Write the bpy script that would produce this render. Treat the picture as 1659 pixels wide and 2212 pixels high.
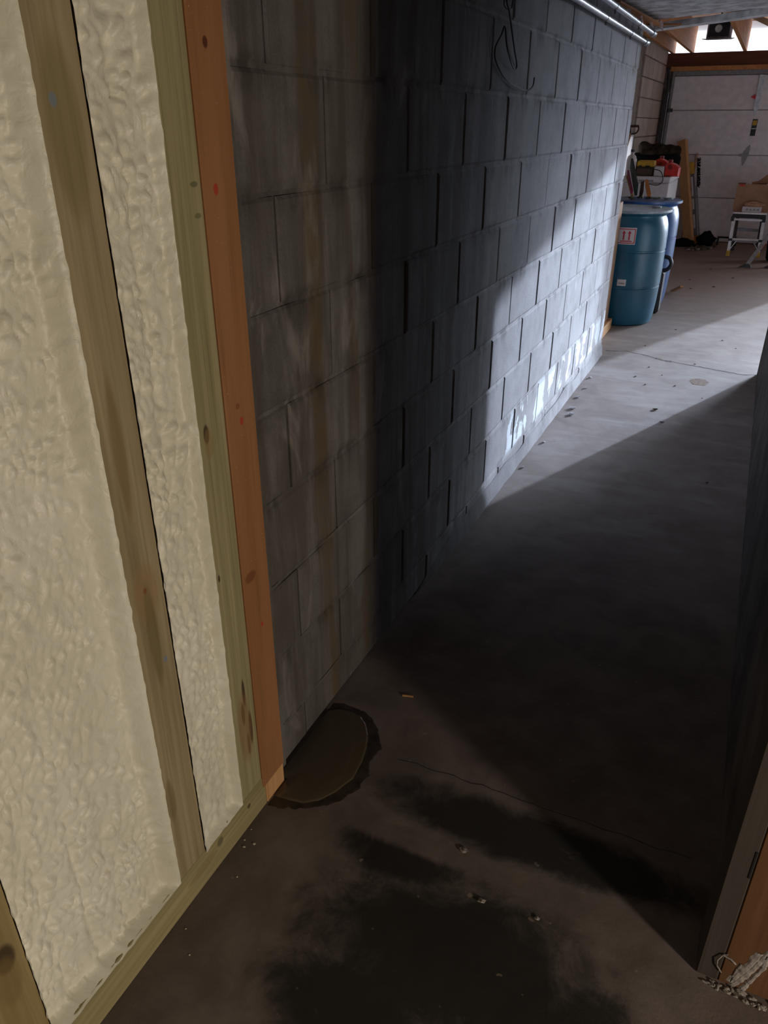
import bpy, math, random
from mathutils import Vector, Matrix, noise
for o in list(bpy.data.objects): bpy.data.objects.remove(o)
sc = bpy.context.scene
col = sc.collection
R = math.radians
rnd = random.Random(7)

# ------------------------------------------------------------ camera
cam_d = bpy.data.cameras.new('camera'); cam = bpy.data.objects.new('camera', cam_d); col.objects.link(cam)
cam_d.sensor_fit = 'VERTICAL'; cam_d.sensor_height = 36.0; cam_d.lens = 1627.0 / 2212.0 * 36.0
cam_d.clip_start = 0.05; cam_d.clip_end = 200
cam.location = (0.81, 0.0, 1.425)
cam.rotation_euler = (R(90 - 27.2), 0, R(24.9))
sc.camera = cam

# ------------------------------------------------------------ sky, sun, lamp, exposure
SKY = 1.6
SUN = 6.0
LAMP = 100.0
world = bpy.data.worlds.new('sky'); sc.world = world; world.use_nodes = True
bgn = world.node_tree.nodes['Background']
bgn.inputs[1].default_value = SKY
E_SUN = math.atan(0.168)
skn = world.node_tree.nodes.new('ShaderNodeTexSky'); skn.sky_type = 'NISHITA'; skn.sun_disc = False    # hazy low winter sun
skn.sun_elevation = E_SUN; skn.sun_rotation = math.atan2(0.365, 0.931); skn.dust_density = 6.0
bwn = world.node_tree.nodes.new('ShaderNodeRGBToBW'); mxn = world.node_tree.nodes.new('ShaderNodeMix'); mxn.data_type = 'RGBA'; mxn.blend_type = 'MULTIPLY'
mxn.inputs[0].default_value = 1.0; mxn.inputs[7].default_value = (0.74, 0.84, 1.0, 1)
world.node_tree.links.new(skn.outputs[0], bwn.inputs[0]); world.node_tree.links.new(bwn.outputs[0], mxn.inputs[6]); world.node_tree.links.new(mxn.outputs[2], bgn.inputs[0])
sun_d = bpy.data.lights.new('sun', 'SUN'); sun = bpy.data.objects.new('sun', sun_d); col.objects.link(sun)
sun_d.energy = SUN; sun_d.angle = R(0.6); sun_d.color = (0.70, 0.81, 1.0)
sun_dir = Vector((-0.365 * math.cos(E_SUN), -0.931 * math.cos(E_SUN), -math.sin(E_SUN)))
sun.rotation_euler = sun_dir.to_track_quat('-Z', 'Y').to_euler(); sun.location = (6, 16, 6)

def portal(name, loc, rot, sx, sy):                      # guides daylight sampling through a real opening
    d = bpy.data.lights.new(name, 'AREA'); d.shape = 'RECTANGLE'; d.size = sx; d.size_y = sy
    d.cycles.is_portal = True
    o = bpy.data.objects.new(name, d); col.objects.link(o); o.location = loc; o.rotation_euler = rot
portal('sky_portal_door', (4.22, 11.95, 1.29), (R(-90), 0, 0), 3.3, 2.6)
portal('sky_portal_eave', (1.0, 12.02, 2.40), (R(-90), 0, 0), 3.2, 0.40)
portal('sky_portal_window', (-0.86, 9.40, 0.92), (0, R(-90), 0), 0.9, 0.85)

lamp_d = bpy.data.lights.new('room_lamp', 'POINT'); lamp = bpy.data.objects.new('room_lamp', lamp_d); col.objects.link(lamp)
lamp_d.energy = LAMP; lamp_d.color = (1.0, 0.87, 0.70); lamp_d.shadow_soft_size = 0.09
lamp.location = (2.55, 0.05, 0.62)

vs = sc.view_settings
vs.view_transform = 'Standard'; vs.look = 'None'; vs.gamma = 1.0; vs.exposure = 0.0; vs.use_curve_mapping = False
sc.cycles.use_denoising = True
sc.cycles.max_bounces = 8
sc.cycles.sample_clamp_indirect = 4.0

# ------------------------------------------------------------ node helpers
class NT:
    def __init__(s, name):
        s.m = bpy.data.materials.new(name); s.m.use_nodes = True
        s.t = s.m.node_tree; s.b = s.t.nodes['Principled BSDF']
    def n(s, ty, **k):
        nd = s.t.nodes.new(ty)
        for a, v in k.items(): setattr(nd, a, v)
        return nd
    def link(s, a, b): s.t.links.new(a, b)
    def val(s, inp, v):
        if hasattr(v, 'is_output') or isinstance(v, bpy.types.NodeSocket): s.link(v, inp)
        else: inp.default_value = v
    def math(s, op, a, b=0.0, clamp=False):
        nd = s.n('ShaderNodeMath', operation=op); nd.use_clamp = clamp
        s.val(nd.inputs[0], a); s.val(nd.inputs[1], b); return nd.outputs[0]
    def mix(s, f, a, b, mode='MIX'):
        nd = s.n('ShaderNodeMix', data_type='RGBA', blend_type=mode)
        s.val(nd.inputs[0], f)
        for i, v in ((6, a), (7, b)):
            if isinstance(v, bpy.types.NodeSocket): s.link(v, nd.inputs[i])
            else: nd.inputs[i].default_value = (*v, 1) if len(v) == 3 else v
        return nd.outputs[2]
    def ss(s, x, lo, hi):
        nd = s.n('ShaderNodeMapRange', interpolation_type='SMOOTHSTEP')
        s.val(nd.inputs[0], x); nd.inputs[1].default_value = lo; nd.inputs[2].default_value = hi
        return nd.outputs[0]
    def pos(s): return s.n('ShaderNodeNewGeometry').outputs['Position']
    def obj(s): return s.n('ShaderNodeTexCoord').outputs['Object']
    def mapv(s, v, sc_, loc=(0, 0, 0)):
        nd = s.n('ShaderNodeMapping'); s.link(v, nd.inputs[0]); nd.inputs['Scale'].default_value = sc_; nd.inputs['Location'].default_value = loc
        return nd.outputs[0]
    def noise(s, v, scale=5, detail=4, rough=0.55, dist=0.0):
        nd = s.n('ShaderNodeTexNoise'); s.link(v, nd.inputs['Vector']); nd.inputs['Scale'].default_value = scale
        nd.inputs['Detail'].default_value = detail; nd.inputs['Roughness'].default_value = rough; nd.inputs['Distortion'].default_value = dist
        return nd.outputs[0]
    def vor(s, v, scale=5, feature='F1', out=0):
        nd = s.n('ShaderNodeTexVoronoi', feature=feature); s.link(v, nd.inputs['Vector']); nd.inputs['Scale'].default_value = scale
        return nd.outputs[out]
    def sep(s, v):
        nd = s.n('ShaderNodeSeparateXYZ'); s.link(v, nd.inputs[0]); return nd.outputs
    def bump(s, h, strength=0.3, dist=0.01):
        nd = s.n('ShaderNodeBump'); s.link(h, nd.inputs['Height']); nd.inputs['Strength'].default_value = strength; nd.inputs['Distance'].default_value = dist
        s.link(nd.outputs[0], s.b.inputs['Normal'])
    def ell(s, a, b, a0, b0, ra, rb, soft=0.5):          # 1 inside an ellipse in two coordinates, soft edge
        da = s.math('MULTIPLY', s.math('SUBTRACT', a, a0), 1 / ra); db = s.math('MULTIPLY', s.math('SUBTRACT', b, b0), 1 / rb)
        r2 = s.math('ADD', s.math('MULTIPLY', da, da), s.math('MULTIPLY', db, db))
        return s.math('SUBTRACT', 1.0, s.ss(r2, 1 - soft, 1 + soft))
    def col(s, c): s.val(s.b.inputs['Base Color'], c if isinstance(c, bpy.types.NodeSocket) else (*c, 1))
    def rough(s, r): s.val(s.b.inputs['Roughness'], r)
    def spec(s, v): s.b.inputs['Specular IOR Level'].default_value = v

MATS = {}
def plain(name, c, rough=0.6, metal=0.0, var=0.12, scale=30, bump=0.0, spec=0.4):
    if name in MATS: return MATS[name]
    t = NT(name); p = t.obj()
    nz = t.noise(p, scale, 4)
    dark = tuple(x * (1 - 2 * var) for x in c); lite = tuple(min(1, x * (1 + var)) for x in c)
    t.col(t.mix(t.ss(nz, 0.3, 0.7), dark, lite)); t.rough(rough); t.b.inputs['Metallic'].default_value = metal; t.spec(spec)
    if bump: t.bump(nz, bump, 0.01)
    MATS[name] = t.m; return t.m

def wood(name, ca, cb, axis=2, rough=0.75, grain=55, streak=1.6, spots=(), dusty=None, bump=0.15):
    """lumber: grain along local axis; spots = (a, b, ra, rb, colour, opacity) in world y and z"""
    if name in MATS: return MATS[name]
    t = NT(name); p = t.obj()
    s = [grain, grain, grain]; s[axis] = streak
    g = t.noise(t.mapv(p, s), 1.0, 5, 0.6, 0.6)
    s2 = [9, 9, 9]; s2[axis] = 0.9
    g2 = t.noise(t.mapv(p, s2, (3, 1, 7)), 1.0, 3, 0.5, 1.2)
    s3 = [grain * 2.5] * 3; s3[axis] = 3
    g3 = t.noise(t.mapv(p, s3), 1.0, 2)
    f = t.math('ADD', t.math('MULTIPLY', t.ss(g, 0.3, 0.7), 0.55), t.math('MULTIPLY', t.ss(g2, 0.3, 0.7), 0.45))
    c = t.mix(f, ca, cb)
    c = t.mix(t.math('MULTIPLY', t.ss(g3, 0.55, 0.75), 0.35), c, tuple(x * 0.6 for x in ca))
    if spots:
        w = t.sep(t.pos())
        for (a, b, ra, rb, cc, op) in spots:
            c = t.mix(t.math('MULTIPLY', t.ell(w[1], w[2], a, b, ra, rb), op), c, cc)
    if dusty:
        d = t.noise(p, 260, 1); c = t.mix(t.math('MULTIPLY', t.ss(d, 0.74, 0.80), 0.5), c, dusty)
    t.col(c); t.rough(rough); t.spec(0.25)
    t.bump(t.math('ADD', g, t.math('MULTIPLY', g3, 0.5)), bump, 0.004)
    MATS[name] = t.m; return t.m

# ------------------------------------------------------------ mesh helpers
class MB:
    def __init__(s): s.v = []; s.f = []
    def add(s, vs, fs):
        k = len(s.v); s.v += [Vector(v) for v in vs]; s.f += [tuple(i + k for i in f) for f in fs]; return s
    def box(s, x0, x1, y0, y1, z0, z1):
        return s.add([(x, y, z) for x in (x0, x1) for y in (y0, y1) for z in (z0, z1)],
                     [(0, 1, 3, 2), (4, 6, 7, 5), (0, 4, 5, 1), (2, 3, 7, 6), (0, 2, 6, 4), (1, 5, 7, 3)])
    def cbox(s, x0, x1, y0, y1, z0, z1, c=0.003):        # box with chamfered edges
        X = (x0, x1); Y = (y0, y1); Z = (z0, z1); vs = []; idx = {}
        for i in (0, 1):
            for j in (0, 1):
                for k in (0, 1):
                    sx = c if i == 0 else -c; sy = c if j == 0 else -c; sz = c if k == 0 else -c
                    idx[i, j, k, 0] = len(vs); vs.append((X[i], Y[j] + sy, Z[k] + sz))
                    idx[i, j, k, 1] = len(vs); vs.append((X[i] + sx, Y[j], Z[k] + sz))
                    idx[i, j, k, 2] = len(vs); vs.append((X[i] + sx, Y[j] + sy, Z[k]))
        fs = []
        q = ((0, 0), (1, 0), (1, 1), (0, 1))
        for i in (0, 1):
            fs.append([idx[i, a, b, 0] for a, b in q]); fs.append([idx[a, i, b, 1] for a, b in q]); fs.append([idx[a, b, i, 2] for a, b in q])
        for a in (0, 1):
            for b in (0, 1):
                fs.append([idx[a, b, 0, 0], idx[a, b, 1, 0], idx[a, b, 1, 1], idx[a, b, 0, 1]])
                fs.append([idx[a, 0, b, 0], idx[a, 1, b, 0], idx[a, 1, b, 2], idx[a, 0, b, 2]])
                fs.append([idx[0, a, b, 1], idx[1, a, b, 1], idx[1, a, b, 2], idx[0, a, b, 2]])
                for c3 in (0, 1): fs.append([idx[a, b, c3, 0], idx[a, b, c3, 1], idx[a, b, c3, 2]])
        return s.add(vs, fs)
    def bar(s, p, q, w, h, up=(0, 0, 1)):                # rectangular bar from p to q
        p, q = Vector(p), Vector(q); d = (q - p).normalized(); u = Vector(up); a = d.cross(u)
        if a.length < 1e-4: a = d.cross(Vector((0, 1, 0)))
        a.normalize(); b = a.cross(d).normalized()
        vs = [e + a * (i * w / 2) + b * (j * h / 2) for e in (p, q) for i, j in ((-1, -1), (1, -1), (1, 1), (-1, 1))]
        return s.add(vs, [(3, 2, 1, 0), (4, 5, 6, 7), (0, 1, 5, 4), (1, 2, 6, 5), (2, 3, 7, 6), (3, 0, 4, 7)])
    def tube(s, pts, r, n=8, caps=True):
        pts = [Vector(p) for p in pts]; rr = r if isinstance(r, (list, tuple)) else [r] * len(pts)
        k = len(s.v); a = None
        for i, p in enumerate(pts):
            d = (pts[min(i + 1, len(pts) - 1)] - pts[max(i - 1, 0)]).normalized()
            if a is None:
                a = d.cross(Vector((0, 0, 1)))
                if a.length < 1e-3: a = d.cross(Vector((0, 1, 0)))
            a = (a - d * a.dot(d)).normalized(); b = d.cross(a)
            for j in range(n):
                t = 2 * math.pi * j / n; s.v.append(p + (a * math.cos(t) + b * math.sin(t)) * rr[i])
        for i in range(len(pts) - 1):
            for j in range(n):
                s.f.append((k + i * n + j, k + i * n + (j + 1) % n, k + (i + 1) * n + (j + 1) % n, k + (i + 1) * n + j))
        if caps:
            s.f.append(tuple(k + j for j in reversed(range(n)))); s.f.append(tuple(k + (len(pts) - 1) * n + j for j in range(n)))
        return s
    def lathe(s, prof, c, n=40):                          # prof: (radius, z), first and last capped
        k = len(s.v)
        for r, z in prof:
            for j in range(n):
                t = 2 * math.pi * j / n; s.v.append(Vector((c[0] + r * math.cos(t), c[1] + r * math.sin(t), c[2] + z)))
        for i in range(len(prof) - 1):
            for j in range(n):
                s.f.append((k + i * n + j, k + i * n + (j + 1) % n, k + (i + 1) * n + (j + 1) % n, k + (i + 1) * n + j))
        s.f.append(tuple(k + j for j in reversed(range(n)))); s.f.append(tuple(k + (len(prof) - 1) * n + j for j in range(n)))
        return s
    def prism(s, poly, z0, z1):                           # counter-clockwise polygon in x, y
        n = len(poly)
        return s.add([(x, y, z0) for x, y in poly] + [(x, y, z1) for x, y in poly],
                     [tuple(reversed(range(n))), tuple(range(n, 2 * n))] + [(i, (i + 1) % n, n + (i + 1) % n, n + i) for i in range(n)])
    def blob(s, c, r, seed=0, amp=0.25, nu=18, nv=10, freq=2.0, flat=True):
        k = len(s.v); c = Vector(c)
        for i in range(nv + 1):
            ph = math.pi * i / nv
            for j in range(nu):
                t = 2 * math.pi * j / nu
                d = Vector((math.sin(ph) * math.cos(t), math.sin(ph) * math.sin(t), -math.cos(ph)))
                m = 1 + amp * noise.noise(d * freq + Vector((seed * 3.1, seed, 0)))
                p = Vector((d.x * r[0] * m, d.y * r[1] * m, d.z * r[2] * m))
                if flat and p.z < -r[2] * 0.6: p.z = -r[2] * 0.6
                s.v.append(c + p)
        for i in range(nv):
            for j in range(nu):
                s.f.append((k + i * nu + j, k + i * nu + (j + 1) % nu, k + (i + 1) * nu + (j + 1) % nu, k + (i + 1) * nu + j))
        return s
    def build(s, name, mat, parent=None, origin=None, smooth=False, angle=40):
        if parent is not None: off = Vector(ORG[parent.name])
        elif origin is not None: off = Vector(origin)
        else:
            xs = [v.x for v in s.v]; ys = [v.y for v in s.v]; zs = [v.z for v in s.v]
            off = Vector(((min(xs) + max(xs)) / 2, (min(ys) + max(ys)) / 2, min(zs)))
        me = bpy.data.meshes.new(name); me.from_pydata([v - off for v in s.v], [], s.f); me.update()
        if mat: me.materials.append(mat)
        if smooth:
            for p in me.polygons: p.use_smooth = True
            me.set_sharp_from_angle(angle=R(angle))
        o = bpy.data.objects.new(name, me); col.objects.link(o)
        if parent is not None: o.parent = parent
        else: o.location = off
        ORG[o.name] = off
        return o
ORG = {}
def empty(name, loc):
    o = bpy.data.objects.new(name, None); col.objects.link(o); o.location = loc; o.empty_display_size = 0.1
    ORG[o.name] = Vector(loc); return o
def tag(o, label, cat, group=None):
    o['label'] = label; o['category'] = cat
    if group: o['group'] = group
    return o
def struct(o): o['kind'] = 'structure'; return o

# ------------------------------------------------------------ surface materials
def mat_block(name, far=False, tint=1.0):
    t = NT(name); p = t.pos(); w = t.sep(p)
    big = t.noise(p, 2.2, 5, 0.6); mid = t.noise(p, 11, 5, 0.65); fine = t.noise(p, 170, 3, 0.7)
    streak = t.noise(t.mapv(p, (14, 14, 1.3)), 1.0, 4, 0.6, 0.4)
    oi = t.n('ShaderNodeObjectInfo')
    if far: ca, cb = (0.36, 0.30, 0.25), (0.52, 0.44, 0.37)
    else: ca, cb = [tuple(x * tint for x in q) for q in ((0.27, 0.255, 0.26), (0.46, 0.445, 0.455))]
    f = t.math('ADD', t.math('MULTIPLY', t.ss(big, 0.3, 0.7), 0.45), t.math('MULTIPLY', t.ss(mid, 0.3, 0.7), 0.3))
    f = t.math('ADD', f, t.math('MULTIPLY', t.math('SUBTRACT', oi.outputs['Random'], 0.5), 0.35))
    f = t.math('ADD', f, t.math('MULTIPLY', t.math('SUBTRACT', fine, 0.5), 0.9), True)
    c = t.mix(f, ca, cb)
    c = t.mix(t.math('MULTIPLY', t.ss(fine, 0.62, 0.74), 0.45), c, (0.10, 0.095, 0.095))
    if not far:
        # patchy paler tone towards the garage, daylight painted into the block colour
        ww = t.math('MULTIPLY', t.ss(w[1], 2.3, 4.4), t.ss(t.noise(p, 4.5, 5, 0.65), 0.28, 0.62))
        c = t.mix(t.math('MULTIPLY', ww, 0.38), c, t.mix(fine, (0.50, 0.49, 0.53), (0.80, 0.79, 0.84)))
        # shade painted into the wall next to the framed wall, under streaks of grime
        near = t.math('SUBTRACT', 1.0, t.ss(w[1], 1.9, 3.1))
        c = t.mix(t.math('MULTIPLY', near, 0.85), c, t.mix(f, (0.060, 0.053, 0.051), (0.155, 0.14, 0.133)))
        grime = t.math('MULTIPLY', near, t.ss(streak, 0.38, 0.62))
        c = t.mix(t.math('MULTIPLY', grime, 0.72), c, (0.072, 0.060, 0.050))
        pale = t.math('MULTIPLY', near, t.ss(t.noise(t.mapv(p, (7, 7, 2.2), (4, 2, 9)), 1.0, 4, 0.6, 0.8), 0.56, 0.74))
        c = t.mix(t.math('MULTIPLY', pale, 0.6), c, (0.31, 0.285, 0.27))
        # rust-brown drip running down the wall
        wob = t.math('MULTIPLY', t.math('SUBTRACT', t.noise(t.mapv(p, (3, 3, 2)), 1.0, 2), 0.5), 0.06)
        yy = t.math('ADD', w[1], wob)
        drip = t.math('SUBTRACT', 1.0, t.ss(t.math('ABSOLUTE', t.math('SUBTRACT', yy, 1.405)), 0.012, 0.055))
        c = t.mix(t.math('MULTIPLY', t.math('MULTIPLY', drip, t.math('MULTIPLY', t.ss(streak, 0.25, 0.6), t.ss(mid, 0.3, 0.62))), 0.8), c, (0.115, 0.078, 0.038))
        d2 = t.math('SUBTRACT', 1.0, t.ss(t.math('ABSOLUTE', t.math('SUBTRACT', yy, 1.62)), 0.02, 0.09))
        c = t.mix(t.math('MULTIPLY', t.math('MULTIPLY', d2, t.ss(streak, 0.4, 0.6)), 0.45), c, (0.12, 0.08, 0.047))
        # dark damp smudges where the block rows meet, old drips below them
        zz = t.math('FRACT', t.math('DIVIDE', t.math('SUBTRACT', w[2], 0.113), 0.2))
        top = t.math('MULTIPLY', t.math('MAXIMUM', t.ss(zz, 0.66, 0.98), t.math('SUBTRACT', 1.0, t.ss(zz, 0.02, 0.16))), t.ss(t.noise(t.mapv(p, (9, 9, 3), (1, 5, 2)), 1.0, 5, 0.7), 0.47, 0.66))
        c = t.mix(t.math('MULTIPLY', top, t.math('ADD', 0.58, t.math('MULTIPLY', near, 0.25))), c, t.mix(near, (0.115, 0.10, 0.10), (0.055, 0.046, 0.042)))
        # flaked white paint low on the wall, white scuffs higher up
        band = t.math('MULTIPLY', t.math('MULTIPLY', t.ss(w[2], 0.10, 0.15), t.math('SUBTRACT', 1.0, t.ss(w[2], 0.27, 0.33))), t.ss(w[1], 2.85, 3.1))
        fl = t.noise(t.mapv(p, (6, 6, 4), (2, 8, 3)), 1.0, 5, 0.55, 0.4)
        c = t.mix(t.math('MULTIPLY', band, t.ss(fl, 0.515, 0.54)), c, (0.86, 0.92, 0.98))
        scf = t.math('MULTIPLY', t.ss(t.noise(t.mapv(p, (26, 26, 2.6), (7, 3, 1)), 1.0, 3, 0.6, 0.5), 0.66, 0.72), t.ss(t.noise(p, 2.1, 2), 0.52, 0.6))
        c = t.mix(t.math('MULTIPLY', scf, t.math('MULTIPLY', 0.6, t.ss(w[1], 2.9, 3.4))), c, (0.8, 0.83, 0.88))
    t.col(c); t.rough(0.88); t.spec(0.25)
    t.bump(t.math('ADD', fine, t.math('MULTIPLY', mid, 0.8)), 0.35, 0.004)
    MATS[name] = t.m; return t.m
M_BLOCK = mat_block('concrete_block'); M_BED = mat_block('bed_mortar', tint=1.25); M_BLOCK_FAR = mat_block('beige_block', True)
M_MORTAR = plain('mortar', (0.40, 0.385, 0.38), 0.9, var=0.3, scale=25, bump=0.5)
M_JOINT = plain('dark_joint', (0.10, 0.095, 0.09), 0.95, var=0.3, scale=40, bump=0.4)
M_MORTAR_FAR = plain('beige_mortar', (0.27, 0.22, 0.19), 0.9, var=0.2)

def mat_floor():
    t = NT('concrete_floor'); p = t.pos(); w = t.sep(p)
    big = t.noise(p, 1.3, 5, 0.6, 0.6); mid = t.noise(p, 6, 6, 0.65, 0.4); fine = t.noise(p, 120, 3, 0.7)
    drag = t.noise(t.mapv(p, (1.2, 5, 1)), 1.0, 4, 0.6, 0.5)
    f = t.math('ADD', t.math('MULTIPLY', t.ss(big, 0.3, 0.7), 0.5), t.math('MULTIPLY', t.ss(mid, 0.3, 0.7), 0.5))
    c = t.mix(f, (0.25, 0.205, 0.185), (0.42, 0.375, 0.35))
    c = t.mix(t.math('MULTIPLY', t.ss(drag, 0.5, 0.7), 0.4), c, (0.52, 0.50, 0.49))
    c = t.mix(t.math('MULTIPLY', t.ss(fine, 0.6, 0.75), 0.35), c, (0.15, 0.12, 0.10))
    # clean pale slab in the walkway, brown dust in the garage
    far = t.math('MULTIPLY', t.ss(w[1], 5.6, 8.0), t.math('SUBTRACT', 1.0, t.ss(w[0], 1.3, 2.2)))  # floor out of view stays pale to bounce daylight into the garage
    c = t.mix(t.math('MULTIPLY', far, 0.85), c, t.mix(mid, (0.16, 0.095, 0.065), (0.27, 0.18, 0.135)))
    # the stretch by the door opening: darker brown
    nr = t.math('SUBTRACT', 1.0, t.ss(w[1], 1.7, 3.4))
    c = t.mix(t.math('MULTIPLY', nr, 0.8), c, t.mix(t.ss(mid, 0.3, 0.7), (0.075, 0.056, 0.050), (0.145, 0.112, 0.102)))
    # black oil stains either side of a removed sill plate
    nn = t.noise(p, 7.5, 8, 0.72, 0.5)
    off = t.math('MULTIPLY', t.math('SUBTRACT', nn, 0.5), 0.9)
    def blot(x, y, rx, ry):
        dx = t.math('MULTIPLY', t.math('SUBTRACT', w[0], x), 1 / rx); dy = t.math('MULTIPLY', t.math('SUBTRACT', w[1], y), 1 / ry)
        r2 = t.math('ADD', t.math('ADD', t.math('MULTIPLY', dx, dx), t.math('MULTIPLY', dy, dy)), t.math('MULTIPLY', off, 2.6))
        return t.math('SUBTRACT', 1.0, t.ss(r2, 0.35, 1.45))
    st = blot(0.55, 0.86, 0.30, 0.19)
    for b in ((0.62, 1.195, 0.40, 0.075), (0.38, 1.03, 0.14, 0.07), (0.42, 0.70, 0.2, 0.1), (0.80, 0.78, 0.15, 0.16)):
        st = t.math('MAXIMUM', st, blot(*b))
    for (y0, hw) in ((1.078, 0.020), (1.30, 0.012)):
        ln = t.math('SUBTRACT', 1.0, t.ss(t.math('ABSOLUTE', t.math('ADD', t.math('SUBTRACT', w[1], y0), t.math('MULTIPLY', t.math('SUBTRACT', nn, 0.5), 0.04))), hw * 0.5, hw * 1.6))
        st = t.math('MULTIPLY', st, t.math('SUBTRACT', 1.0, t.math('MULTIPLY', ln, 0.85)))
    c = t.mix(t.math('MULTIPLY', st, 0.92), c, (0.015, 0.015, 0.014))
    sp = t.ss(t.noise(p, 38, 2, 0.5), 0.70, 0.76)
    c = t.mix(t.math('MULTIPLY', t.math('MULTIPLY', sp, nr), 0.5), c, (0.30, 0.24, 0.21))
    # scattered dirt
    dirt = t.ss(t.noise(t.mapv(p, (4, 9, 1), (3, 3, 0)), 1.0, 6, 0.7), 0.62, 0.72)
    c = t.mix(t.math('MULTIPLY', dirt, 0.4), c, (0.16, 0.12, 0.10))
    t.col(c); t.rough(t.math('ADD', t.math('MULTIPLY', mid, 0.25), 0.58)); t.spec(0.2)
    t.bump(t.math('ADD', fine, t.math('MULTIPLY', mid, 1.0)), 0.22, 0.003)
    return t.m
M_FLOOR = mat_floor()

def mat_foam():
    t = NT('spray_foam'); p = t.pos()
    n1 = t.noise(p, 3, 3); n2 = t.noise(t.mapv(p, (30, 60, 48)), 1.0, 4, 0.5, 1.2); n3 = t.noise(p, 22, 3, 0.6, 1.0)
    c = t.mix(t.ss(n1, 0.3, 0.7), (0.71, 0.68, 0.56), (0.79, 0.765, 0.66))
    c = t.mix(t.math('MULTIPLY', t.ss(n3, 0.62, 0.75), 0.25), c, (0.66, 0.56, 0.38))
    t.col(c); t.rough(0.43); t.spec(0.4)
    t.b.inputs['Subsurface Weight'].default_value = 0.0
    t.bump(t.math('ADD', n2, t.math('MULTIPLY', n3, 0.6)), 0.35, 0.006)
    return t.m
M_FOAM = mat_foam()

GR_A, GR_B = (0.235, 0.205, 0.105), (0.40, 0.35, 0.20)
KN = (0.05, 0.03, 0.015)
M_STUD1 = wood('treated_pine', (0.225, 0.175, 0.095), (0.41, 0.335, 0.205), spots=(
    (0.772, 0.745, 0.030, 0.055, (0.30, 0.19, 0.09), 0.55), (0.770, 0.752, 0.004, 0.005, (0.25, 0.07, 0.03), 0.9),
    (0.772, 0.66, 0.012, 0.10, (0.14, 0.10, 0.04), 0.6), (0.766, 1.00, 0.012, 0.11, (0.19, 0.115, 0.05), 0.6),
    (0.770, 1.42, 0.03, 0.10, (0.16, 0.13, 0.035), 0.45), (0.758, 1.452, 0.006, 0.008, (0.19, 0.22, 0.26), 0.9),
    (0.79, 0.60, 0.004, 0.006, (0.16, 0.22, 0.30), 0.8), (0.745, 0.30, 0.012, 0.05, (0.16, 0.115, 0.05), 0.5)))
M_STUD2 = wood('green_treated_pine', GR_A, GR_B, grain=90, spots=(
    (0.968, 0.953, 0.0075, 0.017, KN, 0.95), (0.972, 0.935, 0.012, 0.028, (0.27, 0.17, 0.07), 0.5), (0.957, 0.668, 0.003, 0.008, KN, 0.9),
    (0.992, 0.365, 0.005, 0.036, KN, 0.9), (0.983, 0.315, 0.006, 0.030, KN, 0.8), (1.004, 0.262, 0.006, 0.045, KN, 0.9), (0.992, 0.225, 0.005, 0.03, KN, 0.7),
    (0.985, 0.275, 0.022, 0.090, (0.25, 0.125, 0.06), 0.55), (1.006, 1.345, 0.009, 0.004, (0.12, 0.12, 0.06), 0.8), (1.008, 1.300, 0.008, 0.004, (0.12, 0.12, 0.06), 0.7)))
M_STUD0 = wood('knotty_treated_pine', (0.22, 0.16, 0.065), (0.36, 0.275, 0.13), spots=((0.382, 0.345, 0.016, 0.028, KN, 0.9), (0.376, 0.30, 0.02, 0.05, (0.2, 0.13, 0.05), 0.6)))
M_PLATE = wood('treated_plate', (0.235, 0.20, 0.095), (0.42, 0.35, 0.19), axis=1, spots=((0.86, 0.062, 0.010, 0.012, (0.13, 0.11, 0.06), 0.8), (0.968, 0.058, 0.006, 0.006, KN, 0.8), (0.80, 0.05, 0.05, 0.01, (0.18, 0.12, 0.05), 0.5)))
M_ORANGE = wood('orange_stained_stud', (0.27, 0.118, 0.048), (0.35, 0.17, 0.078), grain=30, dusty=(0.7, 0.55, 0.4), spots=(
    (1.063, 1.533, 0.006, 0.008, (0.08, 0.02, 0.01), 0.9), (1.056, 1.335, 0.006, 0.009, (0.42, 0.03, 0.02), 0.8), (1.068, 0.945, 0.005, 0.008, (0.42, 0.03, 0.02), 0.8),
    (1.050, 0.62, 0.018, 0.012, (0.16, 0.05, 0.02), 0.75), (1.075, 0.49, 0.004, 0.006, (0.45, 0.03, 0.02), 0.8), (1.06, 0.975, 0.006, 0.006, (0.18, 0.05, 0.02), 0.6)))
M_POST = wood('orange_end_stud', (0.10, 0.044, 0.018), (0.15, 0.072, 0.032), grain=30)
M_PALE = wood('pale_lumber', (0.50, 0.25, 0.10), (0.62, 0.36, 0.17))
M_BROWN = wood('brown_board', (0.30, 0.17, 0.10), (0.44, 0.28, 0.18))
M_RAFT = wood('rafter_wood', (0.42, 0.17, 0.06), (0.62, 0.30, 0.12), axis=1, grain=30)
M_RED = wood('red_brown_beam', (0.10, 0.032, 0.020), (0.16, 0.055, 0.035), axis=0, grain=25)
M_DECK = wood('roof_deck', (0.34, 0.21, 0.13), (0.48, 0.33, 0.22), axis=0, grain=20)
M_CEIL = plain('ceiling_board', (0.76, 0.75, 0.75), 0.9, var=0.22, scale=14, bump=0.35)
M_DARKWALL = plain('dark_wall', (0.075, 0.062, 0.055), 0.9, var=0.3, scale=6, bump=0.2)
M_GREYWALL = plain('room_wall', (0.11, 0.10, 0.09), 0.9, var=0.15, scale=4)
M_GARWALL = plain('garage_wall', (0.62, 0.57, 0.53), 0.9, var=0.15, scale=4)
M_DOORW = plain('white_door', (0.84, 0.79, 0.81), 0.55, var=0.05, scale=12)
M_GALV = plain('galvanised', (0.62, 0.63, 0.66), 0.32, 0.85, var=0.1)
M_ALU = plain('aluminium', (0.72, 0.66, 0.63), 0.35, 0.6, var=0.06)
M_DKMETAL = plain('dark_metal', (0.055, 0.05, 0.05), 0.5, 0.3)
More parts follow.
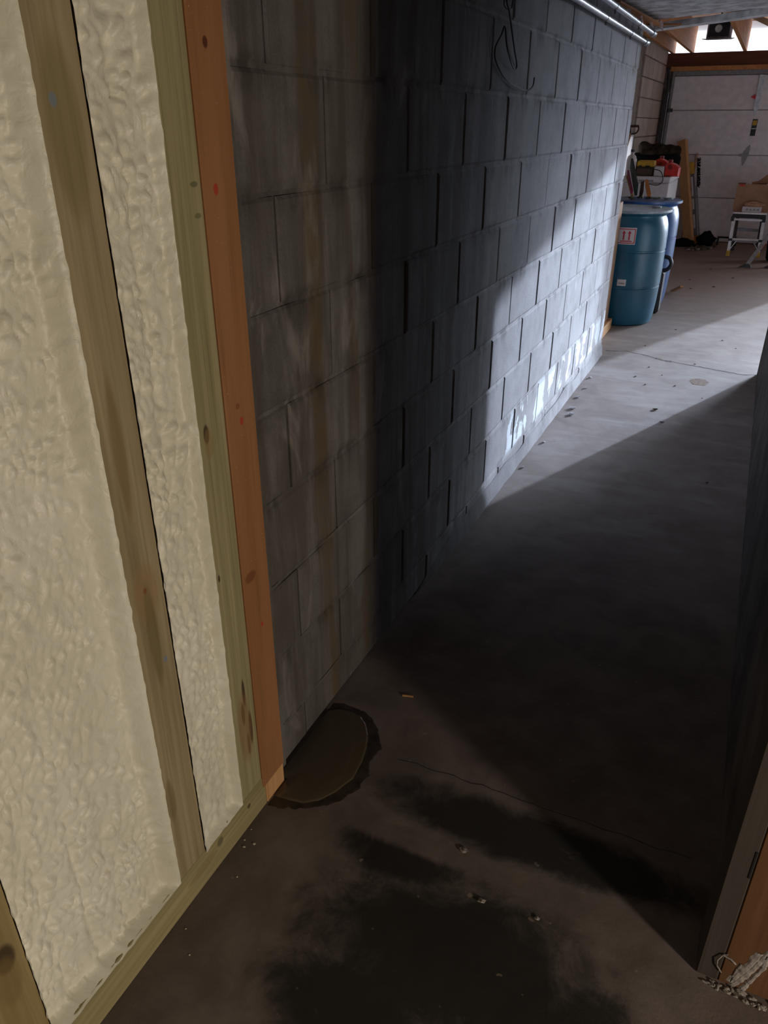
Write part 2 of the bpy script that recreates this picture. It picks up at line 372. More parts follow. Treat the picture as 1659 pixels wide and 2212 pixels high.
M_GREY = plain('grey_metal', (0.30, 0.29, 0.29), 0.5, 0.4)
M_BLACK = plain('black_plastic', (0.014, 0.014, 0.016), 0.45)
M_BLACKF = plain('black_fabric', (0.010, 0.009, 0.010), 0.95, bump=0.4, spec=0.08)
M_WHITE = plain('white_plastic', (0.74, 0.70, 0.69), 0.45, var=0.04)
M_YEL = plain('yellow_plastic', (0.62, 0.36, 0.035), 0.5)
M_REDP = plain('red_plastic', (0.60, 0.028, 0.018), 0.4)
M_ORP = plain('orange_plastic', (0.75, 0.23, 0.03), 0.5)
M_CARD = plain('cardboard', (0.42, 0.235, 0.145), 0.85, var=0.08, scale=8)
M_PAPER = plain('brown_paper', (0.55, 0.30, 0.19), 0.8, var=0.12)
M_TARP = plain('dark_tarp', (0.040, 0.030, 0.022), 0.95, var=0.35, scale=18, bump=0.8, spec=0.05)
M_GREEN = plain('dark_green', (0.022, 0.06, 0.045), 0.6, var=0.3)
M_PINK = plain('pink_plastic', (0.55, 0.05, 0.20), 0.5)
M_TEAL = plain('teal_drum_plastic', (0.012, 0.105, 0.175), 0.34, var=0.10, scale=5, spec=0.5)
M_BLUE = plain('blue_drum_plastic', (0.020, 0.085, 0.26), 0.34, var=0.10, scale=5, spec=0.5)
M_LID = plain('pale_drum_top', (0.36, 0.42, 0.45), 0.5)
M_STICK = plain('sticker_white', (0.72, 0.68, 0.68), 0.5, var=0.03)
M_SRED = plain('sticker_red', (0.55, 0.04, 0.06), 0.5, var=0.03)
M_PRINT = plain('faded_print', (0.35, 0.33, 0.35), 0.6)
M_LEAF = plain('dry_leaf', (0.10, 0.095, 0.05), 0.9, var=0.4)
M_DEB = plain('debris_brown', (0.12, 0.07, 0.045), 0.9, var=0.4)
M_FLAKE = plain('paint_flake', (0.80, 0.82, 0.85), 0.7)
M_PLASTER = plain('white_plaster', (0.28, 0.25, 0.235), 0.9, var=0.2, scale=60, bump=0.4)
M_PIPEBLK = plain('black_cable', (0.03, 0.03, 0.035), 0.4)
M_INSUL = plain('insulation', (0.72, 0.55, 0.53), 0.95, var=0.2, bump=0.5)
M_GROUND = plain('outside_ground', (0.45, 0.44, 0.43), 0.9, scale=2)
def mat_glass():
    t = NT('window_glass'); t.col((1, 1, 1)); t.rough(0.02); t.b.inputs['Transmission Weight'].default_value = 1.0; t.b.inputs['IOR'].default_value = 1.02
    return t.m
M_GLASS = mat_glass()
tp = NT('diffuser_plastic'); tl = tp.n('ShaderNodeBsdfTranslucent'); tl.inputs[0].default_value = (0.88, 0.84, 0.82, 1)
tp.link(tl.outputs[0], tp.t.nodes['Material Output'].inputs[0])
def mat_water():
    t = NT('muddy_water'); p = t.pos(); n = t.noise(p, 7, 3)
    t.col(t.mix(n, (0.070, 0.055, 0.034), (0.092, 0.074, 0.048))); t.rough(0.06); t.spec(0.5)
    return t.m
M_WATER = mat_water()
M_DAMP = plain('damp_concrete', (0.042, 0.03, 0.022), 0.5, var=0.25, scale=30, bump=0.2)

# ------------------------------------------------------------ large structure
floor = struct(MB().box(-0.8, 6.2, -2.6, 11.95, -0.2, 0.0).build('floor', M_FLOOR))
MB().box(-12, 30, 11.95, 60, -0.25, -0.03).box(-30, -0.82, -10, 11.95, -0.25, -0.03).build('ground_outside', M_GROUND)['kind'] = 'structure'

# --- left block wall
Y0, Y1, PIT, CH = 1.15, 5.32, 0.412, 0.2
mb = MB().box(-0.19, -0.010, 1.13, Y1 - 0.012, 0, 1.96).box(-0.22, -0.016, -2.6, 1.13, 0, 1.96)
wall_left = struct(mb.build('wall_left', M_JOINT))
BLK = {}
def block_mesh(L, H, D, mat, key):
    k = (round(L, 3), round(H, 3), key)
    if k in BLK: return BLK[k]
    me = bpy.data.meshes.new('concrete_block')
    m = MB(); c = 0.0035; e = 0.007
    y0, y1, z0, z1 = -L / 2, L / 2, -H / 2, H / 2
    ring = [(y0, z0), (y1, z0), (y1, z1), (y0, z1)]; inn = [(y0 + e, z0 + e), (y1 - e, z0 + e), (y1 - e, z1 - e), (y0 + e, z1 - e)]
    vs = [(-D, a, b) for a, b in ring] + [(-c, a, b) for a, b in ring] + [(0, a, b) for a, b in inn]
    fs = [(8, 9, 10, 11), (3, 2, 1, 0)]
    for i in range(4):
        j = (i + 1) % 4; fs += [(i, j, 4 + j, 4 + i), (4 + i, 4 + j, 8 + j, 8 + i)]
    me.from_pydata(vs, [], fs); me.materials.append(mat); me.update(); BLK[k] = me; return me
def lay_blocks(parent, xf, ya, yb, zs, offs, mat, key, hj=0.005, bj=0.009, D=0.06):
    off0 = ORG[parent.name]
    for i in range(len(zs) - 1):
        z0, z1 = zs[i] + bj / 2, zs[i + 1] - bj / 2
        js = []; y = offs[i % 2]
        while y > ya: y -= PIT
        while y < yb + PIT:
            if ya + 0.05 < y < yb - 0.05: js.append(y)
            y += PIT
        ed = [ya] + js + [yb]
        for a, b in zip(ed[:-1], ed[1:]):
            L = round(b - a - hj, 3)
            o = bpy.data.objects.new('concrete_block', block_mesh(L, z1 - z0, D, mat, key)); col.objects.link(o); o.parent = parent
            o.location = Vector((xf + rnd.uniform(-0.0018, 0.0018), (a + b) / 2, (z0 + z1) / 2)) - off0
            o.rotation_euler = (rnd.uniform(-.002, .002), 0, rnd.uniform(-.003, .003))
ZS = [0.0] + [0.113 + CH * k for k in range(10)]
ZS[-1] = 1.95
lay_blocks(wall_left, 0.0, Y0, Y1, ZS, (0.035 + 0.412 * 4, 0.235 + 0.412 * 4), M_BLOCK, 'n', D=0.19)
# mortar beds, ragged strips standing almost flush
for i, z in enumerate(ZS[1:-1]):
    m = MB(); n = 130; k = 0; vs = []; fs = []
    for j in range(n + 1):
        y = Y0 + (Y1 - Y0) * j / n
        px = -0.0035 + 0.0045 * noise.noise(Vector((y * 9, z * 7, 1)))
        h0 = 0.0052 + 0.002 * noise.noise(Vector((y * 13, z * 5, 4))); h1 = 0.0052 + 0.002 * noise.noise(Vector((y * 13, z * 5, 9)))
        vs += [(-0.02, y, z - h0), (px, y, z - h0), (px, y, z + h1), (-0.02, y, z + h1)]
        if j:
            a = 4 * (j - 1); b = 4 * j
            fs += [(a, b, b + 1, a + 1), (a + 1, b + 1, b + 2, a + 2), (a + 2, b + 2, b + 3, a + 3)]
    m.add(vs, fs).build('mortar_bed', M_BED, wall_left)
# rough mortar smear along the foot of the wall, and the strip against the framed wall
m = MB(); vs = []; fs = []; n = 160
for j in range(n + 1):
    y = 2.0 + (Y1 - 2.0) * j / n; w = 0.012 + 0.010 * abs(noise.noise(Vector((y * 4, 3, 0)))); h = 0.075 + 0.035 * noise.noise(Vector((y * 3.2, 0, 5)))
    tp_ = min(1.0, (y - 2.0) / 0.35); w = 0.0016 + (w - 0.0016) * tp_; h = 0.004 + (h - 0.004) * tp_
    vs += [(0.001, y, 0), (w, y, 0), (w * 0.55 + 0.001, y, h * 0.6), (0.0015, y, h)]
    if j:
        a = 4 * (j - 1); b = 4 * j; fs += [(a + 1, b + 1, b + 2, a + 2), (a + 2, b + 2, b + 3, a + 3)]
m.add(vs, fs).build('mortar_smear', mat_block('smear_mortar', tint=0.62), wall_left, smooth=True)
m = MB(); vs = []; fs = []
for j in range(81):
    z = 1.95 * j / 80; w = 1.157 + 0.008 * noise.noise(Vector((z * 6, 2, 0)))
    vs += [(-0.02, 1.118, z), (0.004, 1.118, z), (0.003, w, z), (-0.02, w + 0.004, z)]
    if j:
        a = 4 * (j - 1); b = 4 * j; fs += [(a, a + 1, b + 1, b), (a + 1, a + 2, b + 2, b + 1), (a + 2, a + 3, b + 3, b + 2)]
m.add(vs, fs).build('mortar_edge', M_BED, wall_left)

# --- right partition, rest of the near room
struct(MB().box(1.0, 1.10, 1.13, 5.27, 0, 2.02).build('wall_right', M_DARKWALL))
struct(MB().box(1.135, 4.2, 1.045, 1.145, 0, 2.02).build('wall_partition', M_GREYWALL))
struct(MB().box(4.2, 4.3, -2.6, 1.145, 0, 2.1).build('wall_room_side', M_GREYWALL))
struct(MB().box(-0.22, 4.3, -2.7, -2.6, 0, 2.1).build('wall_behind', M_GREYWALL))
m = MB(); T = 0.045
za, zb = 1.955 - 0.2 * T, 1.955 + T
m.add([(-0.2, 1.2, za), (1.06, 1.2, zb), (1.06, 5.18, zb), (-0.2, 5.30, za), (-0.2, 1.2, 2.1), (1.06, 1.2, 2.1), (1.06, 5.18, 2.1), (-0.2, 5.30, 2.1)],
      [(3, 2, 1, 0), (4, 5, 6, 7), (0, 1, 5, 4), (1, 2, 6, 5), (2, 3, 7, 6), (3, 0, 4, 7)])
ceil = struct(m.build('ceiling', M_CEIL))
struct(MB().add([(-0.2, -2.6, za), (4.3, -2.6, zb), (4.3, 1.2, zb), (-0.2, 1.2, za), (-0.2, -2.6, 2.1), (4.3, -2.6, 2.1), (4.3, 1.2, 2.1), (-0.2, 1.2, 2.1)],
      [(3, 2, 1, 0), (4, 5, 6, 7), (0, 1, 5, 4), (1, 2, 6, 5), (2, 3, 7, 6), (3, 0, 4, 7)]).build('ceiling_room', M_GREYWALL))
trim = struct(MB().add([(0.0, 5.39, 1.916), (1.06, 5.20, 1.985), (1.06, 5.31, 1.985), (0.0, 5.50, 1.916), (0.0, 5.39, 1.948), (1.06, 5.20, 2.015), (1.06, 5.31, 2.015), (0.0, 5.50, 1.948)],
    [(3, 2, 1, 0), (4, 5, 6, 7), (0, 1, 5, 4), (1, 2, 6, 5), (2, 3, 7, 6), (3, 0, 4, 7)]).build('trim_1', M_CEIL))
struct(MB().box(-0.22, 1.1, 5.31, 5.40, 1.99, 2.12).build('trim_2', M_RED))

# --- garage shell
FY = 11.75
struct(MB().box(1.0, 6.2, 5.17, 5.27, 0, 4.4).build('wall_garage_near', M_GARWALL))
struct(MB().box(-0.82, 1.1, 5.42, 5.50, 2.0, 4.4).build('wall_garage_upper', M_GARWALL))
struct(MB().box(-0.82, -0.2, 5.3, 5.42, 0, 4.4).build('wall_garage_return', M_GARWALL))
struct(MB().box(6.2, 6.3, 5.17, 11.95, 0, 4.0).build('wall_garage_right', M_GARWALL))
# left garage wall with a window opening (y 9.0-9.66, z 0.5-1.33)
mb = MB().box(-0.82, -0.645, 5.4, 9.0, 0, 2.62).box(-0.82, -0.645, 9.80, FY + 0.2, 0, 2.62).box(-0.82, -0.645, 9.0, 9.80, 0, 0.5).box(-0.82, -0.645, 9.0, 9.80, 1.33, 2.62).box(-0.82, -0.64, 5.4, FY + 0.2, 2.62, 4.4)
wgl = struct(mb.build('wall_garage_left', M_MORTAR_FAR))
zs = [0.1 + 0.2 * k for k in range(13)]
lay_blocks(wgl, -0.622, 9.815, 11.70, zs, (0.05 + 0.412 * 24, 0.256 + 0.412 * 24), M_BLOCK_FAR, 'f', hj=0.008, bj=0.010, D=0.02)
w1 = struct(empty('window_1', (-0.65, 9.40, 0.5)))
m = MB().box(-0.665, -0.63, 9.0, 9.03, 0.5, 1.33).box(-0.665, -0.63, 9.78, 9.80, 0.5, 1.33).box(-0.665, -0.63, 9.03, 9.78, 0.5, 0.53).box(-0.665, -0.63, 9.03, 9.78, 1.31, 1.33)
m.build('window_frame', M_WHITE, w1); MB().box(-0.640, -0.636, 9.03, 9.78, 0.53, 1.31).build('pane', tp.m, w1)
# far wall: piers either side of the doors
struct(MB().box(-0.64, -0.515, FY + 0.052, FY + 0.2, 0, 2.24).box(2.02, 2.60, FY, FY + 0.2, 0, 2.06).box(5.85, 6.3, FY, FY + 0.2, 0, 2.58).build('wall_far', M_MORTAR_FAR))
hd = struct(MB().box(-0.64, 2.60, FY - 0.06, FY + 0.16, 2.065, 2.235).build('trim_3', M_RED))
struct(MB().box(-0.56, 2.60, FY - 0.075, FY - 0.061, 2.035, 2.085).build('trim_4', M_RAFT))
# roof deck and rafters above the eave gap
m = MB(); sl = 0.24
def rz(y): return 2.60 + (FY - y) * sl
m.add([(-0.9, 12.1, rz(12.1)), (6.4, 12.1, rz(12.1)), (6.4, 5.1, rz(5.1)), (-0.9, 5.1, rz(5.1))] + [(-0.9, 12.1, rz(12.1) + .04), (6.4, 12.1, rz(12.1) + .04), (6.4, 5.1, rz(5.1) + .04), (-0.9, 5.1, rz(5.1) + .04)],
      [(0, 3, 2, 1), (4, 5, 6, 7), (0, 1, 5, 4), (2, 3, 7, 6), (1, 2, 6, 5), (3, 0, 4, 7)])
roof = struct(m.build('roof', M_DECK))
for k in range(11):
    x = -0.345 + 0.62 * (k - 1)
    if k == 0: x = -0.575
    m = MB(); a, b = x - 0.019, x + 0.019
    pr = [(FY + 0.10, 2.236), (FY + 0.10, 2.54), (6.0, 2.54), (6.0, 2.236)] if x < 2.6 else [(FY + 0.10, 2.57), (FY + 0.10, rz(FY + 0.1)), (6.0, rz(6.0)), (6.0, rz(6.0) - 0.16)]
    n = len(pr); m.add([(a, y, z) for y, z in pr] + [(b, y, z) for y, z in pr], [tuple(range(n)), tuple(reversed(range(n, 2 * n)))] + [(i, n + i, n + (i + 1) % n, (i + 1) % n) for i in range(n)])
    m.build('rafter', M_RAFT, roof)
for k in range(5):  # translucent sheets added across the eave gap to diffuse the sun
    xa = -0.345 + 0.62 * (k - 1); MB().box(max(xa + 0.001, -0.64), xa + 0.619, FY + 0.145, FY + 0.149, 2.236, 2.60).build('window_%d' % (k + 2), tp.m)['kind'] = 'structure'
MB().bar((0.31, FY - 1.2, 2.50), (0.86, FY - 1.0, 2.27), 0.03, 0.05).build('rafter_brace', M_DECK, roof)

# --- closed garage door
gd = struct(empty('door_1', (0.76, FY, 0)))
MB().box(-0.52, 2.02, FY + 0.04, FY + 0.07, 0.0, 2.06).build('door_backing', M_GREY, gd)
panel_z = [0.005, 0.555, 1.075, 1.595, 1.985]
for a, b in zip(panel_z[:-1], panel_z[1:]):
    MB().cbox(-0.505, 2.0, FY + 0.0, FY + 0.05, a + 0.003, b - 0.003, 0.006).build('door_panel', M_DOORW, gd)
MB().box(-0.53, 2.02, FY + 0.0, FY + 0.05, 1.988, 2.035).build('door_top_frame', M_GREY, gd)
tr = MB().box(-0.575, -0.545, FY - 0.13, FY - 0.07, 0.0, 1.80).build('door_track', M_DKMETAL, gd)
MB().tube([(-0.56, FY - 0.10, 1.78), (-0.56, FY - 0.13, 1.90), (-0.56, FY - 0.22, 2.0), (-0.56, FY - 0.38, 2.05)], 0.02, 8).build('track_curve', M_DKMETAL, gd)
MB().box(-0.540, -0.532, FY - 0.125, FY - 0.118, 0.0, 1.80).build('track_lip', M_GALV, gd)
MB().box(-0.53, -0.506, FY - 0.03, FY + 0.05, 0.0, 1.99).build('door_jamb', M_GREY, gd)
for z in (0.555, 1.075, 1.595):
    MB().box(-0.56, -0.47, FY - 0.05, FY - 0.004, z - 0.02, z + 0.02).build('roller_hinge', M_DKMETAL, gd)
MB().box(0.50, 0.56, FY - 0.022, FY - 0.001, 1.60, 1.98).build('stile', M_GALV, gd)
m = MB().add([(0.505, FY - 0.014, 1.60), (0.555, FY - 0.014, 1.60), (0.533, FY - 0.014, 1.52)], [(0, 1, 2)])
m.build('stile_tip', M_GALV, gd)
st = MB().box(0.518, 0.578, FY - 0.006, FY - 0.001, 1.30, 1.49).build('warning_label', M_BLACK, gd)
MB().box(0.524, 0.572, FY - 0.0075, FY - 0.0062, 1.42, 1.475).build('label_print', M_YEL, st)
MB().box(0.522, 0.574, FY - 0.0075, FY - 0.0062, 1.378, 1.388).build('label_line', M_STICK, st)
MB().add([(0.44, FY - 0.03, 1.735), (0.50, FY - 0.03, 1.765), (0.50, FY - 0.03, 1.71)], [(0, 2, 1)]).add([(0.44, FY - 0.027, 1.735), (0.50, FY - 0.027, 1.765), (0.50, FY - 0.027, 1.71)], [(0, 1, 2)]).build('release_flag', M_REDP, gd)
m = MB(); n = 14; top = []; bot = []
for i in range(n + 1):
    t = i / n; z = 0.95 + 0.25 * t; wd = 0.045 * math.sin(math.pi * t); cx = 0.51 + 0.045 * t - 0.01
    top.append((cx - wd, FY - 0.012, z)); bot.append((cx + wd * 0.55, FY - 0.012, z))
ring = top + bot[::-1]; nn = len(ring)
m.add(ring + [(x, FY - 0.002, z) for x, y, z in ring], [tuple(range(nn)), tuple(reversed(range(nn, 2 * nn)))] + [(i, (i + 1) % nn, nn + (i + 1) % nn, nn + i) for i in range(nn)])
m.bar((0.44, FY - 0.01, 1.075), (0.52, FY - 0.01, 1.075), 0.012, 0.03)
m.build('lift_handle_plate', M_GREY, gd)
# open door, unseen: jambs only, made tall to let light onto the block wall
struct(MB().box(2.60, 2.64, FY + 0.0, FY + 0.2, 0, 2.56).box(5.80, 5.85, FY, FY + 0.2, 0, 2.56).box(2.64, 5.80, FY, FY + 0.12, 2.50, 2.56).build('trim_5', M_GREY))

# ------------------------------------------------------------ framed wall with spray foam
fw = struct(empty('trim_framed_wall', (0.006, 0.72, 0)))
XA, XB = -0.015, 0.025
def stud(name, y0, y1, z0, z1, mat, xa=XA, xb=XB): return MB().cbox(xa, xb, y0, y1, z0, z1, 0.002).build(name, mat, fw)
stud('stud', -0.08, 0.01, 0.09, 1.945, M_STUD0)
stud('stud', 0.325, 0.412, 0.09, 1.945, M_STUD0)
stud('stud', 0.729, 0.813, 0.09, 1.945, M_STUD1)
stud('stud', 0.943, 1.024, 0.09, 1.945, M_STUD2)
stud('end_stud', 1.0245, 1.113, 0.060, 1.945, M_ORANGE, XA, XB + 0.003)['label'] = 'orange-stained end stud'
stud('bottom_plate', -0.6, 1.036, 0.0, 0.0895, M_PLATE)
stud('plate_offcut', 1.037, 1.112, 0.0, 0.0590, M_PALE, XA, XB + 0.001)
def foam(y0, y1, seed, corr=0.0):
    W = y1 - y0; z0, z1 = 0.0898, 1.94; dy = 0.0036; ny = max(8, int(W / dy)); nz = int((z1 - z0) / 0.0042)
    vs = []; fs = []
    for i in range(nz + 1):
        z = z0 + (z1 - z0) * i / nz
        for j in range(ny + 1):
            y = y0 + W * j / ny
            e = min((y - y0) * 2.2, (y1 - y) * (0.8 if corr else 2.2), (z - z0) * 3)
            edge = min(1.0, e / 0.022)
            P = Vector((y * 1.0, z * 0.78, seed))
            # cauliflower lumps: soft cells whose size varies over the sheet
            fr = 50
            wv = Vector((noise.noise(P * 11), noise.noise(P * 11 + Vector((5, 5, 5))), 0)) * 0.022
            q = (P + wv) * fr
            d = noise.voronoi(q)[0]
            cell = min(1.0, (d[1] - d[0]) * 1.7)
            rough = 0.5 + 0.5 * noise.noise(P * 3.3 + Vector((9, 2, 0)))
            x = (-0.003 if corr else 0.008) + 0.006 * noise.noise(P * 7) + (0.004 + 0.010 * rough) * cell + 0.0035 * noise.noise(P * 30 + wv * 60)
            if corr:
                low = max(0.0, 1 - z / 0.75)
                ph = (y - y0) / W + 0.03 * noise.noise(Vector((0, z * 5, seed)))
                x -= corr * low * (math.exp(-((ph - 0.20) / 0.025) ** 2) + 0.8 * math.exp(-((ph - 0.42) / 0.025) ** 2) + 0.5 * math.exp(-((ph - 0.63) / 0.03) ** 2))
            else:
                ph = (y - y0) / W + 0.05 * noise.noise(Vector((0, z * 4, seed)))
                up = min(1.0, max(0.0, (z - 0.6) / 0.6))
                x -= 0.007 * up * math.exp(-((ph - 0.52) / 0.08) ** 2)
            lip = XB + 0.0032 + 0.0012 * noise.noise(Vector((y * 30, z * 30, 3)))
            t = edge * edge * (3 - 2 * edge)
            x = (lip + 0.003 * (cell - 0.4)) * (1 - t) + x * t if 0 < j < ny and i > 0 else lip
            jy = y
            if j == 0: jy = y0 - 0.0015 - 0.004 * max(0, noise.noise(Vector((z * 40, seed, 2))))
            if j == ny: jy = y1 + 0.0015 + 0.004 * max(0, noise.noise(Vector((z * 40, seed, 6))))
            jz = z
            if i == 0: jz = z0 - 0.002 - 0.006 * max(0, noise.noise(Vector((y * 40, seed, 1))))
            vs.append((x, jy, jz))
    k = ny + 1
    for i in range(nz):
        for j in range(ny): fs.append((i * k + j, i * k + j + 1, (i + 1) * k + j + 1, (i + 1) * k + j))
    return MB().add(vs, fs).build('spray_foam_fill', M_FOAM, fw, smooth=True, angle=75)
foam(0.412, 0.729, 1.0, 0.010); foam(0.813, 0.943, 4.0); foam(0.01, 0.325, 8.0, 0.003)

# ------------------------------------------------------------ end stud of the partition with plaster drips
ps = empty('partition_end_stud', (1.055, 1.055, 0))
tag(ps, 'orange wooden end stud of the dark partition, smeared with white plaster drips', 'stud')
MB().cbox(1.0165, 1.125, 1.037, 1.076, 0.0, 1.95, 0.002).build('stud_board', M_POST, ps)
MB().cbox(0.978, 1.016, 1.037, 1.125, 0.0, 1.95, 0.002).build('grey_edge_board', wood('weathered_edge', (0.038, 0.030, 0.025), (0.066, 0.053, 0.046)), ps)
MB().box(1.0115, 1.0145, 1.0358, 1.0372, 0.285, 0.35).build('pencil_mark', M_BLACK, ps)
def ribbon(pts, w, th=0.0015):
    m = MB(); vs = []; fs = []
    for i, (x, z) in enumerate(pts):
        ww = w * (0.6 + 0.9 * abs(noise.noise(Vector((x * 40, z * 60, 2)))))
        vs += [(x - ww, 1.0368, z), (x - ww * 0.4, 1.0368 - th, z), (x + ww * 0.4, 1.0368 - th, z), (x + ww, 1.0368, z)]
        if i:
            a = 4 * (i - 1); b = 4 * i; fs += [(a, a + 1, b + 1, b), (a + 1, a + 2, b + 2, b + 1), (a + 2, a + 3, b + 3, b + 2)]
    return m.add(vs, fs)
def poly(pts, n=10):
    out = []
    for (a, b), (c, d) in zip(pts[:-1], pts[1:]):
        for k in range(n): out.append((a + (c - a) * k / n + 0.0015 * noise.noise(Vector((k, a * 50, b * 50))), b + (d - b) * k / n))
    return out + [pts[-1]]
for pts, w in (([(1.092, 0.17), (1.078, 0.12), (1.066, 0.075), (1.052, 0.03), (1.04, 0.0)], 0.009), ([(1.066, 0.115), (1.060, 0.085), (1.05, 0.05), (1.035, 0.012)], 0.010),
               ([(1.078, 0.115), (1.079, 0.08), (1.068, 0.04), (1.058, 0.0)], 0.006), ([(1.045, 0.07), (1.040, 0.045), (1.036, 0.01)], 0.003), ([(1.10, 0.22), (1.088, 0.16)], 0.004)):
    ribbon(poly(pts), w).build('plaster_drip', M_PLASTER, ps)
m = MB().tube([(1.020, 1.0355, 0.082), (1.012, 1.034, 0.078), (1.006, 1.032, 0.062), (1.008, 1.033, 0.045), (1.018, 1.034, 0.03)], 0.0012, 5)
m.tube([(1.012, 1.034, 0.078), (1.026, 1.034, 0.074), (1.036, 1.034, 0.066)], 0.0018, 5).build('plaster_thread', M_PLASTER, ps)
m = MB()
for k in range(24):
    x = 1.0 + 0.12 * k / 24 + rnd.uniform(-.004, .004); m.blob((x, 1.026 + rnd.uniform(-.012, .006), 0.002), (rnd.uniform(.002, .007), rnd.uniform(.002, .006), 0.002), k, 0.8, 8, 5)
m.build('plaster_crumbs', M_PLASTER, ps)['kind'] = 'stuff'

# ------------------------------------------------------------ puddle
ring = [(0.004, 1.405), (0.03, 1.416), (0.06, 1.412), (0.101, 1.409), (0.128, 1.395), (0.148, 1.374), (0.168, 1.35), (0.181, 1.33), (0.197, 1.303), (0.190, 1.275), (0.194, 1.252), (0.205, 1.209), (0.2, 1.155), (0.177, 1.112), (0.142, 1.076), (0.096, 1.047), (0.049, 1.033), (0.030, 1.029), (0.030, 1.113), (0.004, 1.118)]
wat = [(0.004, 1.372), (0.03, 1.392), (0.063, 1.397), (0.095, 1.390), (0.118, 1.372), (0.135, 1.350), (0.152, 1.318), (0.162, 1.288), (0.172, 1.243), (0.176, 1.185), (0.157, 1.13), (0.133, 1.091), (0.102, 1.068), (0.06, 1.062), (0.031, 1.060), (0.031, 1.114), (0.004, 1.119)]
def ragged(pl, n, amp, seed):
    out = []
    for (a, b), (c, d) in zip(pl, pl[1:] + pl[:1]):
        for k in range(n):
            x, y = a + (c - a) * k / n, b + (d - b) * k / n
            wgt = 0.0 if min(x, a, c) < 0.033 else 1.0
            out.append((x + wgt * amp * noise.noise(Vector((x * 70, y * 70, seed))), y + wgt * amp * noise.noise(Vector((x * 70, y * 70, seed + 9)))))
    return out
def domed(pl, h, mat, name, parent, z0=0.0006):
    n = len(pl); cx = 0.085; cy = 1.22; vs = []; fs = []
    for t, zz in ((1.0, z0), (0.985, z0 + h * 0.7), (0.955, z0 + h), (0.5, z0 + h)):
        vs += [(cx + (x - cx) * t, cy + (y - cy) * t, zz) for x, y in pl]
    for r in range(3):
        for i in range(n):
            j = (i + 1) % n; fs.append((r * n + j, r * n + i, (r + 1) * n + i, (r + 1) * n + j))
    fs.append(tuple(reversed(range(3 * n, 4 * n))))
    return MB().add(vs, fs).build(name, mat, parent, smooth=True, angle=60)
pud = empty('puddle', (0.085, 1.22, 0))
tag(pud, 'muddy brown puddle with a dark wet rim on the concrete floor by the wall', 'puddle')
domed(ragged(ring, 5, 0.007, 1), 0.0006, M_DAMP, 'wet_rim', pud, 0.0002); domed(ragged(wat, 4, 0.0015, 3), 0.0028, M_WATER, 'water', pud, 0.0009)

# ------------------------------------------------------------ floor cracks
def strip(pts, w, mat, name, parent, z=0.0006, n=8):
    vs = []; fs = []; q = []
    for (a, b), (c, d) in zip(pts[:-1], pts[1:]):
        for k in range(n): q.append((a + (c - a) * k / n, b + (d - b) * k / n))
    q.append(pts[-1])
    for i, (x, y) in enumerate(q):
        y2 = y + 0.010 * noise.noise(Vector((x * 22, y * 3, 1))); ww = w * (0.5 + 1.1 * abs(noise.noise(Vector((x * 40, 7, 2)))))
        vs += [(x, y2 - ww, z), (x, y2 + ww, z)]
        if i: fs.append((2 * i - 2, 2 * i, 2 * i + 1, 2 * i - 1))
    return MB().add(vs, fs).build(name, mat, parent)
M_CRACK = plain('crack_dark', (0.035, 0.028, 0.028), 0.95)
strip([(0.014, 5.448), (0.157, 5.495), (0.307, 5.432), (0.407, 5.364), (0.499, 5.345), (0.708, 5.286), (0.906, 5.23), (1.0, 5.256)], 0.008, M_CRACK, 'crack', floor)
strip([(0.36, 5.395), (0.41, 5.362), (0.47, 5.35)], 0.022, plain('rust_patch', (0.16, 0.085, 0.065), 0.9), 'crack_patch', floor, 0.0004)
strip([(0.25, 1.291), (0.444, 1.298), (0.65, 1.294), (0.95, 1.294)], 0.0016, M_CRACK, 'crack', floor)
m = MB(); pts = []
for k in range(26):
    a = 2 * math.pi * k / 26; r = 1 + 0.35 * noise.noise(Vector((math.cos(a) * 2, math.sin(a) * 2, 4))); pts.append((0.677 + 0.055 * r * math.cos(a), 4.951 + 0.075 * r * math.sin(a)))
m.add([(x, y, 0.0007) for x, y in pts], [tuple(range(26))]).build('rust_stain', plain('rust_stain', (0.20, 0.11, 0.06), 0.85, var=0.3, scale=60), floor)

# ------------------------------------------------------------ wires and conduits on the block wall
cw = empty('hanging_cable', (0.02, 2.6, 1.75))
tag(cw, 'thin black cable hanging in loops down the grey block wall', 'cable')
def smooth_pts(pts, n=6):
    P = [Vector(p) for p in pts]; out = []
    for i in range(len(P) - 1):
        p0 = P[max(i - 1, 0)]; p1 = P[i]; p2 = P[i + 1]; p3 = P[min(i + 2, len(P) - 1)]
        for k in range(n):
            t = k / n
            out.append(0.5 * ((2 * p1) + (p2 - p0) * t + (2 * p0 - 5 * p1 + 4 * p2 - p3) * t * t + (3 * p1 - p0 - 3 * p2 + p3) * t ** 3))
    return out + [P[-1]]
A = [(2.536, 1.825), (2.536, 1.76), (2.568, 1.737), (2.607, 1.733), (2.642, 1.749), (2.643, 1.825)]
B = [(2.55, 1.825), (2.554, 1.751), (2.578, 1.73), (2.621, 1.7), (2.706, 1.633), (2.754, 1.600), (2.736, 1.584), (2.675, 1.594), (2.588, 1.637), (2.550, 1.684), (2.534, 1.663), (2.502, 1.625), (2.537, 1.592), (2.635, 1.554), (2.773, 1.533), (2.86, 1.53), (2.915, 1.545), (2.943, 1.57)]
MB().tube(smooth_pts([(0.012 + 0.006 * (i % 2), y, z) for i, (y, z) in enumerate(A)]), 0.0024, 6).build('cable_loop', M_PIPEBLK, cw, smooth=True)
MB().tube(smooth_pts([(0.014 + 0.008 * math.sin(i * 0.9), y, z) for i, (y, z) in enumerate(B)]), 0.0024, 6).build('cable_strand', M_PIPEBLK, cw, smooth=True)
